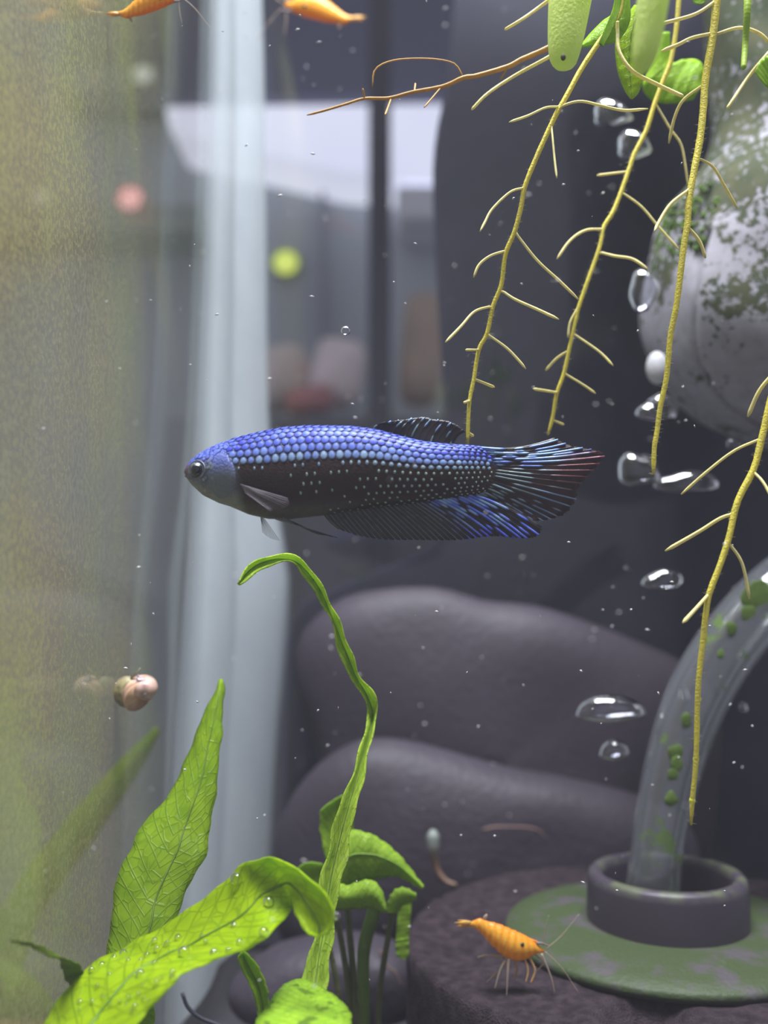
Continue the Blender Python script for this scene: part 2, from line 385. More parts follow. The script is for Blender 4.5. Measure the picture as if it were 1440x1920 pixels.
stone([(512, 1640), (525, 1540), (575, 1455), (640, 1402), (700, 1384), (790, 1394), (950, 1438), (1080, 1462), (1220, 1500), (1300, 1560), (1310, 1720), (1200, 1790), (900, 1800), (640, 1798), (530, 1760)], 0.300, 0.014, sm, 'lower large dark stone leaning in front of the upper one', 2)
stone([(430, 1850), (500, 1785), (570, 1762), (650, 1754), (720, 1764), (775, 1795), (790, 1860), (760, 1905), (600, 1915), (460, 1905)], 0.262, 0.012, sm, 'small low dark stone lying behind the fern stems beside the foam', 3)

# ------------------------------------------------------------------ sponge filter
FC = np.array((0.0615, 0.225)); FZ = CAMZ - 0.0768
sf = thing('sponge_filter', (FC[0], FC[1], 0.0), 'sponge filter with dark foam, algae-green cap disc and clear lift tube', 'filter')
b = B(); R0 = 0.0565; prof = [(0.0, FZ - 0.002)] + [(R0 * k / 26, FZ - 0.002) for k in range(1, 26)] + [(R0 - 0.0008, FZ - 0.0022), (R0, FZ - 0.0034)] + [(R0, FZ - 0.0034 - (FZ - 0.0034) * k / 14) for k in range(1, 15)]
g = np.zeros((len(prof), 128, 3)); rs = np.random.RandomState(5)
for i, (r, z) in enumerate(prof):
    for j in range(128):
        a = 2 * math.pi * j / 128; p = np.array((FC[0] + r * math.cos(a), FC[1] + r * math.sin(a), z))
        px = PX(p)
        if r > 0.034 and z > FZ - 0.003:   # hollows pressed into the foam
            p[2] -= 0.0045 * math.exp(-((px[0] - 880) / 95) ** 2 - ((px[1] - 1772) / 26) ** 2)
            p[2] -= 0.006 * math.exp(-((px[0] - 1210) / 62) ** 4 - ((px[1] - 1905) / 30) ** 4)
        p += (rs.rand(3) - 0.5) * (0.0007 if 0 < i < len(prof) - 1 else 0)
        g[i, j] = p
b.grid(g, True); obj('foam', b, pm('dark_foam', (0.060, 0.042, 0.050), (0.028, 0.020, 0.026), 420, 0.95, 1.0, 2600, spec=0.1), sf)
capm = pm('algae_cap', (0.042, 0.060, 0.022), (0.070, 0.060, 0.066), 130, 0.55, 0.25, 900, lo=0.50, hi=0.66, spec=0.3)
def lathe(prof, c, seg=72, wob=0.0):
    g = np.zeros((len(prof), seg, 3))
    for i, (r, z) in enumerate(prof):
        for j in range(seg):
            a = 2 * math.pi * j / seg; g[i, j] = (c[0] + r * math.cos(a), c[1] + r * math.sin(a), z)
    return g
b = B(); b.grid(lathe([(0.0005, FZ - 0.0022), (0.0325, FZ - 0.0022), (0.0347, FZ - 0.0019), (0.0352, FZ - 0.0008), (0.0345, FZ + 0.0002), (0.030, FZ + 0.0010), (0.022, FZ + 0.0019), (0.0005, FZ + 0.0022)], FC), True)
obj('cap_disc', b, capm, sf, label='olive-green algae-covered cap disc')
b = B(); RI = 0.0166; H = 0.0122
b.grid(lathe([(RI + 0.0006, FZ + 0.001), (RI + 0.0004, FZ + H - 0.0022), (RI + 0.0001, FZ + H - 0.0008), (RI - 0.0007, FZ + H), (RI - 0.0021, FZ + H), (RI - 0.0028, FZ + H - 0.0007), (RI - 0.0031, FZ + H - 0.002), (RI - 0.0034, FZ + 0.001)], FC), True)
m_, t_, o_ = nt('dark_collar_plastic')
ob = N(t_, 'ShaderNodeTexCoord').outputs['Object']; zz = N(t_, 'ShaderNodeSeparateXYZ', {0: ob}).outputs[2]
al = math_(t_, 'MULTIPLY', ramp(t_, zz, 0.0035, 0.0055), ramp(t_, noise(t_, 260, 5), 0.42, 0.6))
cc = mixc(t_, al, (0.044, 0.034, 0.048), (0.085, 0.095, 0.055))
pr_ = N(t_, 'ShaderNodeBsdfPrincipled', {'Base Color': cc, 'Roughness': 0.45, 'Specular IOR Level': 0.4}); t_.links.new(pr_.outputs[0], o_.inputs[0])
obj('collar', b, m_, sf, label='dark ring collar with algae on its rim')
path = [(1221, 1700, .225), (1228, 1630, .225), (1240, 1545, .226), (1262, 1440, .227), (1290, 1350, .228), (1330, 1265, .229), (1385, 1185, .230), (1450, 1115, .231), (1530, 1055, .232), (1620, 1010, .232)]
pc = cr(path, 48); pw = np.array([P(*q) for q in pc])
hw = np.interp(np.linspace(0, 1, 48), [0, .03, 0.12, 0.5, 1], [54, 50, 47, 58, 60]) * pc[:, 2] / F
tubem = clear_mat('clear_lift_tube', 1.5, (0.93, 0.95, 0.96), haze=0.13, hazec=(0.60, 0.60, 0.68), algae=(170, 0.60, 0.68, 0.75, (0.16, 0.26, 0.05)), gain=2.6, rough=0.12)
b = B(); b.tube(pw, hw, 28, cap=False); tb = obj('lift_tube', b, tubem, sf, label='bent clear plastic lift tube with green algae spots')
b = B(); b.tube(pw, hw * 0.80, 24, cap=False); obj('tube_bore', b, clear_mat('tube_bore', 1.3, (0.97, 0.97, 0.97), haze=0.04, gain=1.2, rough=0.1), tb)
def spot_on_tube(px, r):
    i = int(np.argmin([math.hypot(q[0] - px[0], q[1] - px[1]) for q in pc])); p = P(px[0], px[1], pc[i, 2] - hw[i] * 0.97)
    b = B(); b.ball(p, (r * pc[i, 2] / F, 0.00022, r * pc[i, 2] / F * 1.1), 10, 18, noise=0.10, seed=int(px[0]))
    obj('algae_spot', b, pm('algae_green', (0.12, 0.19, 0.03), (0.08, 0.14, 0.02), 900, 0.8, transl=0.3), tb)
for q, r in (((1266, 1412), 13), ((1268, 1432), 12), ((1262, 1452), 9), ((1260, 1499), 13), ((1286, 1350), 11), ((1420, 1118), 26), ((1404, 1150), 12), ((1372, 1178), 10), ((1352, 1228), 8)): spot_on_tube(q, r)

# ------------------------------------------------------------------ hanging ornament with algae
OC = (1505, 0.250); oc = P(OC[0], 600, OC[1]); KO = OC[1] / F
prof = [(-420, 165), (-150, 165), (0, 165), (150, 166), (240, 168), (290, 182), (340, 214), (385, 250), (430, 270), (490, 283), (560, 293), (620, 293), (680, 278), (730, 248), (775, 200), (805, 150), (828, 96), (842, 40), (846, 2)]
pf = cr(prof, 110)
gv = np.array(cr([(1330, 440), (1321, 480), (1314, 560), (1311, 620), (1320, 680), (1345, 728), (1385, 770), (1440, 802), (1500, 815)], 60))
pf = cr(prof, 200); g = np.zeros((200, 300, 3)); rs = np.random.RandomState(3)
for i, (y, r) in enumerate(pf):
    z = P(OC[0], y, OC[1])[2]
    for j in range(300):
        a = 2 * math.pi * j / 300; rr = max(r, 0.5) * KO
        n_ = np.array((math.cos(a), math.sin(a), 0)); p = np.array((oc[0], OC[1], z)) + n_ * rr
        rr += 0.0008 * math.sin(3 * a + z * 90) + 0.0004 * math.sin(7 * a + z * 200)
        if n_[1] < 0.3 and y > 380:
            q = np.array(PX(p)); dd = np.linalg.norm(gv - q, axis=1); k = int(dd.argmin()); fade = min(1, (y - 380) / 120)
            rr -= 0.0030 * math.exp(-(dd[k] / 7.5) ** 2) * fade
            if q[0] > gv[k, 0] and dd[k] < 140: rr += 0.0030 * fade * math.exp(-(dd[k] / 90) ** 2)
        g[i, j] = np.array((oc[0], OC[1], z)) + n_ * rr
b = B(); b.grid(g, True)
m_, t_, o_ = nt('lilac_stoneware_with_algae')
zz = N(t_, 'ShaderNodeSeparateXYZ', {0: N(t_, 'ShaderNodeTexCoord').outputs['Object']}).outputs[2]
up = N(t_, 'ShaderNodeMapRange', {0: zz, 1: -0.070, 2: 0.000, 3: 0.0, 4: 1.0}).outputs[0]
spk = noise(t_, 520, 4, rough=0.65)
big = noise(t_, 75, 4)
thr = math_(t_, 'SUBTRACT', 0.605, math_(t_, 'MULTIPLY', up, 0.30))
thr = math_(t_, 'SUBTRACT', thr, math_(t_, 'MULTIPLY', math_(t_, 'SUBTRACT', big, 0.5), 0.75))
msk = N(t_, 'ShaderNodeMapRange', {0: math_(t_, 'SUBTRACT', spk, thr), 1: 0.0, 2: 0.07, 3: 0.0, 4: 0.9}).outputs[0]
green = mixc(t_, ramp(t_, noise(t_, 140, 3), 0.35, 0.65), (0.020, 0.034, 0.004), (0.056, 0.060, 0.018))
base = mixc(t_, ramp(t_, noise(t_, 300, 5), 0.3, 0.7), (0.30, 0.285, 0.33), (0.24, 0.23, 0.25))
mx = N(t_, 'ShaderNodeMix', {0: msk}, data_type='RGBA'); t_.links.new(base, mx.inputs[6]); t_.links.new(green, mx.inputs[7])
bn = N(t_, 'ShaderNodeBump', {'Height': msk, 'Strength': 0.6, 'Distance': 0.0006})
pr_ = N(t_, 'ShaderNodeBsdfPrincipled', {'Base Color': mx.outputs[2], 'Roughness': 0.8, 'Specular IOR Level': 0.08, 'Normal': bn.outputs[0]}); t_.links.new(pr_.outputs[0], o_.inputs[0])
orn = thing('hanging_ornament', (oc[0], OC[1], P(OC[0], 846, OC[1])[2]), 'pale lilac-grey round-bellied ornament speckled with green algae behind the roots', 'ornament')
obj('body', b, m_, orn)
stoneware = pm('pale_stoneware', (0.42, 0.41, 0.43), (0.34, 0.34, 0.35), 500, 0.7)
b = B(); b.ball(P(1232, 690, 0.236), (20 * KO, 0.0022, 30 * KO), 12, 18); obj('knob', b, stoneware, orn, label='small pale round knob')
b = B()
moss = pm('algae_tuft', (0.12, 0.22, 0.02), (0.07, 0.12, 0.015), 700, 0.9, 0.8, 2500, transl=0.2)
rs = np.random.RandomState(8)
for k in range(420):   # tufts of algae on the shoulder
    x = rs.uniform(1228, 1330); y = rs.uniform(395, 520)
    if x < 1228 + max(0, (430 - y)) * 0.6 or rs.rand() < (x - 1228) / 140: continue
    zc = P(OC[0], y, OC[1])[2]; r = np.interp(y, pf[:, 0], pf[:, 1]) * KO; X = P(x, y, 0.235)[0] - oc[0]
    if abs(X) >= r: X = -r * 0.995
    b.ball((oc[0] + X, OC[1] - math.sqrt(max(r * r - X * X, 0)), zc), rs.uniform(0.0003, 0.0008), 5, 7, noise=0.15, seed=k)
mo = obj('algae_tuft', b, moss, orn, kind='stuff')

# ------------------------------------------------------------------ fish
FD = 0.160
top = np.array([(346, 882), (352, 869), (360, 861), (376, 849), (393, 839), (415, 830), (442, 822), (491, 810), (534, 802), (580, 799), (656, 800), (690, 804), (712, 808), (738, 815), (764, 822), (796, 829), (834, 833), (879, 836), (908, 839), (924, 848), (934, 862), (938, 878)], float)
bot = np.array([(346, 888), (352, 899), (360, 910), (381, 929), (412, 944), (430, 949), (467, 965), (503, 973), (540, 974), (604, 967), (700, 952), (764, 945), (828, 937), (879, 930), (908, 925), (924, 916), (934, 902), (938, 884)], float)
wid = np.array([(346, 4), (352, 13), (362, 22), (380, 32), (410, 41), (440, 47), (500, 52), (600, 52), (700, 45), (800, 33), (860, 20), (900, 9), (924, 4), (938, 1.5)], float)
KF = FD / F
def sec(x):
    t_ = np.interp(x, top[:, 0], top[:, 1]); bo = np.interp(x, bot[:, 0], bot[:, 1]); return (t_ + bo) / 2, (bo - t_) / 2, np.interp(x, wid[:, 0], wid[:, 1])
def body_pt(x, th, off=0.0):
    """th: 0 = camera-side flank, +90 deg = back, -90 = belly; off in px"""
    m, h, w_ = sec(x)
    p = P(x, m - (h + off) * math.sin(th), FD); p[1] -= (w_ + off) * math.cos(th) * KF
    return p
def flank(x, y, off=0.0, side=1):
    m, h, w_ = sec(x); s_ = max(-0.999, min(0.999, (m - y) / h)); p = P(x, y, FD); p[1] -= side * (w_ * math.sqrt(1 - s_ * s_) + off) * KF
    return p
fish = thing('betta_fish', P(620, 974, FD), 'blue and dark brown betta fish with spotted scales swimming in open water', 'fish')
def smooth(a, b_, x): x = min(1, max(0, (x - a) / (b_ - a))); return x * x * (3 - 2 * x)
xs = np.concatenate([np.linspace(346, 380, 14), np.linspace(384, 938, 84)]); g = np.zeros((len(xs), 56, 3)); cc = np.zeros((len(xs), 56, 4)); rs = np.random.RandomState(2)
def lerp(a, b_, k): return np.array(a) * (1 - k) + np.array(b_) * k
for i, x in enumerate(xs):
    for j in range(56):
        th = 2 * math.pi * j / 56; g[i, j] = body_pt(x, th)
        s_ = math.sin(th)
        flankc = lerp((0.028, 0.014, 0.014), (0.018, 0.022, 0.11), smooth(0.15, 0.6, s_))
        flankc = lerp(flankc, (0.085, 0.075, 0.07), smooth(-0.55, -0.95, s_) * (1 - smooth(560, 700, x)) * 0.8)
        headc = lerp((0.13, 0.145, 0.18), (0.07, 0.10, 0.42), smooth(0.1, 0.75, s_))
        headc = lerp(headc, (0.22, 0.23, 0.20), smooth(-0.4, -0.9, s_))
        headc = lerp(headc, (0.16, 0.08, 0.10), 1 - smooth(346, 362, x))
        k = smooth(436, 462, x + 10 * s_)
        cc[i, j, :3] = lerp(headc, flankc, k) * (0.85 + 0.3 * rs.rand()); cc[i, j, 3] = 1
b = B(); b.grid(g, True, cc)
b.f.append(tuple(range(56))[::-1]); b.f.append(tuple((len(xs) - 1) * 56 + k for k in range(56)))
skin = pm('fish_skin', (1, 1, 1), None, 1500, 0.42, 0.25, 3000, attr=True, spec=0.35, coat=0.1)
obj('body', b, skin, fish)
# scales: real overlapping plates
b = B(); rs = np.random.RandomState(11)
def add_scale(c, ex, ey, n, a_, b_, col, lift):
    pts = []; 
    for k in range(10):
        t_ = 2 * math.pi * k / 10; u = math.cos(t_); v = math.sin(t_)
        pts.append(c + ex * a_ * u + ey * b_ * v * (1 - 0.12 * u) + n * lift * (0.5 + 0.7 * u))
    for k in range(6):
        t_ = 2 * math.pi * k / 6; pts.append(c + ex * a_ * 0.62 * math.cos(t_) + ey * b_ * 0.66 * math.sin(t_) + n * lift * (1.15 + 0.35 * math.cos(t_)))
    pts.append(c + ex * a_ * 0.05 + n * lift * 1.6)
    cols = [np.array(col) * 0.22] * 10 + [np.array(col)] * 7
    for q in cols: q[3] = 1
    fs = [(10 + k, 10 + (k + 1) % 6, 16) for k in range(6)]
    for k in range(10):
        i0 = int((k + 0.5) * 0.6) % 6; i1 = int((k + 1.5) * 0.6) % 6
        fs.append((k, (k + 1) % 10, 10 + i0)) if i0 == i1 else fs.extend([(k, (k + 1) % 10, 10 + i0), ((k + 1) % 10, 10 + i1, 10 + i0)])
    b.add(pts, fs, np.array(cols))
NR = 15
for side in (1, -1):
    for r in range(NR):
        th = math.radians(86 - r * (162 / (NR - 1)))
        x = 432 + (7.4 if r % 2 else 0) + 6 * abs(math.sin(th))
        while x < 902 + 26 * (1 - abs(math.sin(th))) ** 0.5:
            s_ = math.sin(th); m, h, w_ = sec(x)
            tha = th if side == 1 else math.pi - th
            p = body_pt(x, tha); e = body_pt(x + 2, tha) - p; f_ = body_pt(x, tha + 0.02 * side) - p
            e /= np.linalg.norm(e); f_ -= e * (f_ @ e); f_ /= np.linalg.norm(f_) + 1e-12; n_ = np.cross(e, f_); n_ *= math.copysign(1, n_ @ (p - P(x, m, FD)))
            y = m - h * s_
            rowh = math.sqrt((h * math.cos(th)) ** 2 + (w_ * math.sin(th)) ** 2) * math.radians(162 / (NR - 1))
            fullk = smooth(0.02, 0.30, s_ + (x - 600) / 2600)
            size = 0.42 + 0.60 * fullk
            if s_ < -0.05: size = 0.43 + 0.10 * smooth(650, 850, x)
            size *= 0.93 + 0.14 * rs.rand()
            shrink = 1 - 0.42 * smooth(820, 905, x)
            drop = (fullk < 0.2) and (rs.rand() < (0.42 if x < 700 else 0.10))
            if s_ < -0.62 and x < 620: drop = True
            if x < 545 and y > 895 and s_ < 0.0: drop = True
            if not drop:
                deep = lerp((0.045, 0.06, 0.50), (0.10, 0.15, 0.62), rs.rand()); pale = lerp((0.15, 0.22, 0.56), (0.27, 0.38, 0.58), rs.rand()); grn = lerp((0.24, 0.34, 0.32), (0.38, 0.48, 0.42), rs.rand())
                col = lerp(grn, pale, smooth(-0.05, 0.22, s_)); col = lerp(col, deep, smooth(0.28, 0.62, s_))
                b_ = min(rowh * 0.55, 9.8) * size * KF; a_ = 7.6 * size * shrink * KF * (0.78 if fullk < 0.3 else 1)
                add_scale(p + n_ * 0.2 * KF, e, f_, n_, a_, b_, tuple(col) + (1,), 1.1 * KF)
            x += 14.6 * (0.75 if x > 850 else 1) * (0.97 + 0.06 * rs.rand())
scm = pm('iridescent_scales', (1, 1, 1), None, 2500, 0.45, attr=True, metal=0.10, spec=0.25)
obj('scales', b, scm, fish, kind='stuff', label='blue iridescent scales on the back, small pale spots below')
# head scales
b = B()
for k in range(120):
    x = rs.uniform(372, 446); s_ = rs.uniform(-0.35, 0.95); m, h, w_ = sec(x); y = m - h * s_
    if math.hypot(x - 374, y - 882) < 21 or (x > 442 and s_ < 0.4): continue
    th = math.asin(s_)
    for tha in (th, math.pi - th):
        p = body_pt(x, tha); e = body_pt(x + 2, tha) - p; e /= np.linalg.norm(e); f_ = body_pt(x, tha + 0.02) - p; f_ -= e * (f_ @ e); f_ /= np.linalg.norm(f_); n_ = np.cross(e, f_); n_ *= math.copysign(1, n_ @ (p - P(x, m, FD)))
        col = lerp((0.20, 0.23, 0.30), (0.11, 0.15, 0.58), smooth(0.15, 0.7, s_)) * rs.uniform(0.85, 1.25)
        z_ = rs.uniform(0.75, 1.1)
        add_scale(p + n_ * 0.1 * KF, e, f_, n_, 5.6 * KF * z_, 5.0 * KF * z_, tuple(col) + (1,), 0.6 * KF)
obj('head_scales', b, scm, fish, kind='stuff')
# gill cover
for side in (1, -1):
    b = B(); g = np.zeros((9, 40, 3)); cc = np.zeros((9, 40, 4))
    for i in range(9):
        r = i / 8
        for j in range(40):
            t_ = 2 * math.pi * j / 40; x = 420 + 29 * r * math.cos(t_) * (1 if math.cos(t_) > 0 else 0.9); y = 894 + 44 * r * math.sin(t_) + 3 * r * math.cos(t_)
            m, h, w_ = sec(x); y = min(y, m + h * 0.96)
            g[i, j] = flank(x, y, (2.8 * (1 - r ** 8) - 0.3) * (0.25 + 0.75 * smooth(-1, 0.7, r * math.cos(t_))), side); cc[i, j, :3] = lerp((0.15, 0.17, 0.20), (0.10, 0.13, 0.40), smooth(905, 862, y)); cc[i, j, 3] = 1
    b.grid(g, True, cc); obj('gill_cover', b, skin, fish)
    # eye: socket ring, ball and pupil
    c = flank(374, 883, -5.5, side)
    b = B(); b.ball(c, 15.2 * KF, 14, 20); ey = obj('eye', b, pm('eye_silver', (0.04, 0.045, 0.06), (0.10, 0.11, 0.15), 2500, 0.2, coat=0.6), fish)
    b = B(); b.ball(c + np.array((0.4 * KF, -side * 3.4 * KF, -0.5 * KF)), 13.0 * KF, 12, 18); obj('pupil', b, pm('pupil_black', (0.008, 0.008, 0.012), (0.012, 0.012, 0.018), 2000, 0.08, coat=0.8), ey)
    b = B(); ring = [flank(374 + 16.5 * math.cos(a), 883 + 16.5 * math.sin(a), 0.6, side) for a in np.linspace(0, 2 * math.pi, 33)]
    b.tube(ring, 1.3 * KF, 6, cap=False); obj('eye_rim', b, pm('eye_rim', (0.20, 0.21, 0.26), (0.10, 0.10, 0.13), 2500, 0.4), ey)
b = B(); b.tube(cr([flank(348, 893, 0.5), flank(356, 898, .6), flank(364, 900, .4)], 10), np.linspace(1.6, 0.5, 10) * KF, 6); obj('mouth', b, pm('lip', (0.10, 0.06, 0.07), (0.16, 0.10, 0.12), 2000, 0.5), fish)
# fins
def fin(name, base, edge, nr, mem, bow, rayfn, amp=6, phase=0.0, y0=0.0, nt_=22, label=None, rw=1.0):
    bs = cr([P(x, y, FD) * 0 + np.array((x, y, 0)) for x, y in base], 60)[:, :2]; es = cr([(x, y, 0) for x, y in edge], 60)[:, :2]
    def pt(s_, t_):
        k = s_ * 59; i = min(int(k), 58); f_ = k - i
        bp = bs[i] * (1 - f_) + bs[i + 1] * f_; ep = es[i] * (1 - f_) + es[i + 1] * f_
        d_ = ep - bp; nrm = np.array((-d_[1], d_[0])) / (np.linalg.norm(d_) + 1e-9)
        q = bp + d_ * t_ + nrm * (bow[0] * (1 - s_) + bow[1] * s_) * math.sin(math.pi * t_)
        p = P(q[0], q[1], FD); p[1] += KF * (y0 + amp * t_ * math.sin(s_ * 7 + t_ * 2.5 + phase)); return p
    ns = nr * 3 + 1
    g = np.array([[pt(i / (ns - 1), j / 12 * (0.985 + 0.015 * math.cos(2 * math.pi * i / 3))) for j in range(13)] for i in range(ns)])
    b = B(); b.grid(g); fo = obj(name, b, mem, fish, solid=0.00005, label=label)
    for r in range(nr):
        s_ = (r + 0.5) / nr; tt = np.linspace(0.0, 1.0, nt_); pts = np.array([pt(s_, t_) for t_ in tt])
        cols, ww = [], []
        for t_ in tt:
            c_, w__ = rayfn(s_, t_, r); cols.append(tuple(c_) + (1,)); ww.append(w__ * KF * rw)
        b = B(); b.tube(pts, ww, 6, col=np.array(cols), flat=1.3, flatdir=(0, 1, 0)); obj('fin_ray', b, finray, fo)
    return fo
finray = pm('fin_ray', (1, 1, 1), None, 3000, 0.32, attr=True, metal=0.15, spec=0.6)
rs2 = np.random.RandomState(21)
hash_ = lambda r, k: np.random.RandomState(r * 97 + k * 13 + 5).rand()
def caudal_ray(s_, t_, r):
    on = hash_(r, int(t_ * 9 + (r % 3) * 0.33)) < (0.75 if s_ < 0.45 else 0.6)
    red = smooth(0.52, 0.80, t_) * (1 - abs(s_ - 0.42) / 0.22 if abs(s_ - 0.42) < 0.22 else 0)
    c_ = lerp((0.12, 0.20, 0.72), (0.34, 0.55, 0.85), hash_(r, 50 + int(t_ * 7))) if s_ < 0.4 else lerp((0.22, 0.30, 0.28), (0.34, 0.48, 0.62), hash_(r, 70 + int(t_ * 7)))
    if s_ > 0.62 and t_ > 0.6: c_ = lerp(c_, (0.30, 0.48, 0.85), 0.6)
    if not on: c_ = np.array((0.022, 0.016, 0.02))
    c_ = lerp(c_, (0.30, 0.065, 0.07), min(1, red * 1.6))
    c_ = np.array(c_) * (0.72 if s_ < 0.4 else 0.5)
    return c_, (1.9 if on else 0.7) * (1.25 if s_ < 0.35 else 0.95) * (1 - 0.35 * t_)
def anal_ray(s_, t_, r):
    rear = smooth(0.56, 0.78, s_)
    on = hash_(r, 200 + int(t_ * 7 + (r % 2) * 0.5)) < 0.72
    c_ = lerp((0.16, 0.20, 0.18), lerp((0.10, 0.15, 0.80), (0.38, 0.58, 0.88), hash_(r, 9 + int(t_ * 6))), rear)
    if s_ > 0.6: c_ = lerp(c_, (0.07, 0.09, 0.78), smooth(0.6, 0.95, t_) * 0.8)
    if not on: c_ = lerp((0.10, 0.13, 0.12), (0.02, 0.02, 0.03), rear)
    c_ = np.array(c_) * 0.8
    return c_, (1.0 + 1.6 * rear * (1 if on else 0.2)) * (1 - 0.25 * t_)
def dorsal_ray(s_, t_, r):
    on = hash_(r, 400 + int(t_ * 6)) < 0.5
    c_ = lerp((0.10, 0.16, 0.16), (0.30, 0.42, 0.80), smooth(0.35, 1.0, t_) * hash_(r, 31 + int(t_ * 5)))
    return (np.array(c_) * 1.0 if on else np.array((0.02, 0.02, 0.03))), 2.2 if on else 0.8
memb = pm('dark_fin_membrane', (0.020, 0.018, 0.026), (0.045, 0.030, 0.036), 900, 0.4, alpha=0.80, transl=0.15)
memr = pm('tail_membrane', (0.030, 0.014, 0.016), (0.055, 0.024, 0.026), 260, 0.4, alpha=0.90, transl=0.15)
fin('caudal_fin', [(898, 838), (906, 850), (910, 880), (906, 910), (896, 925)],
    [(1040, 820), (1064, 833), (1090, 840), (1131, 850), (1124, 868), (1103, 893), (1087, 912), (1083, 932), (1074, 951), (1056, 967), (1019, 976), (978, 977)], 20, memr, (9, -4), caudal_ray, amp=7, rw=1.3)
fin('anal_fin', [(604, 962), (700, 947), (764, 940), (828, 932), (888, 925)],
    [(634, 992), (670, 1004), (717, 1012), (780, 1013), (860, 1013), (923, 1006), (987, 1010), (1010, 1004), (1016, 988)], 34, memb, (2, -6), anal_ray, amp=5, phase=1.0, rw=1.2)
fin('dorsal_fin', [(690, 806), (738, 821), (790, 834), (850, 836)],
    [(716, 793), (757, 787), (793, 781), (815, 786), (838, 789), (858, 798), (873, 810)], 13, memb, (-3, -5), dorsal_ray, amp=4, phase=2.0, nt_=14)
pmem = pm('clear_fin_membrane', (0.20, 0.17, 0.20), (0.16, 0.14, 0.17), 900, 0.4, alpha=0.25, transl=0.3)
def pect_ray(s_, t_, r): return lerp((0.20, 0.17, 0.21), (0.07, 0.055, 0.065), t_), 1.0 - 0.5 * t_
def pfin(name, base, edge, nr, y0a, y1a, mem, rayfn):
    """paired fin: runs from the flank outward (y0a -> y1a px towards the camera)"""
    bs = cr([(x, y, 0) for x, y in base], 30); es = cr([(x, y, 0) for x, y in edge], 30)
    def pt(s_, t_):
        i = int(round(s_ * 29)); q = bs[i] * (1 - t_) + es[i] * t_; p = P(q[0], q[1], FD); p[1] -= KF * (y0a * (1 - t_) + y1a * t_ + 3 * math.sin(6 * s_) * t_); return p
    b = B(); b.grid(np.array([[pt(i / 20, j / 8) for j in range(9)] for i in range(21)])); fo = obj(name, b, mem, fish, solid=0.0001)
    for r in range(nr):
        s_ = (r + 0.5) / nr; tt = np.linspace(0, 1, 10); b = B()
        cw = [rayfn(s_, t_, r) for t_ in tt]
        b.tube([pt(s_, t_) for t_ in tt], [c_[1] * KF for c_ in cw], 5, col=np.array([tuple(c_[0]) + (1,) for c_ in cw])); obj('fin_ray', b, finray, fo)
pfin('pectoral_fin', [(457, 912), (462, 918), (466, 928)], [(545, 938), (548, 950), (535, 958), (512, 962)], 11, 48, 62, pmem, pect_ray)
pfin('pectoral_fin', [(470, 940), (476, 948), (482, 955)], [(520, 1012), (508, 1010), (495, 1004), (484, 995)], 9, -46, -58, pm('faint_fin_membrane', (0.4, 0.4, 0.42), (0.3, 0.3, 0.32), 900, 0.4, alpha=0.10), lambda s_, t_, r: (np.array((0.30, 0.31, 0.33)), 0.55 - 0.3 * t_))
for yy, off in ((18, 0), (-14, 6)):
    pfin('ventral_fin', [(512, 972), (524, 972), (535, 971)], [(626 + off, 1008), (612 + off, 1004), (596 + off, 1002), (572 + off, 992)], 4, yy, yy + 3, memb, lambda s_, t_, r: (lerp((0.16, 0.17, 0.15), (0.03, 0.03, 0.045), t_), 1.6 - 1.0 * t_))

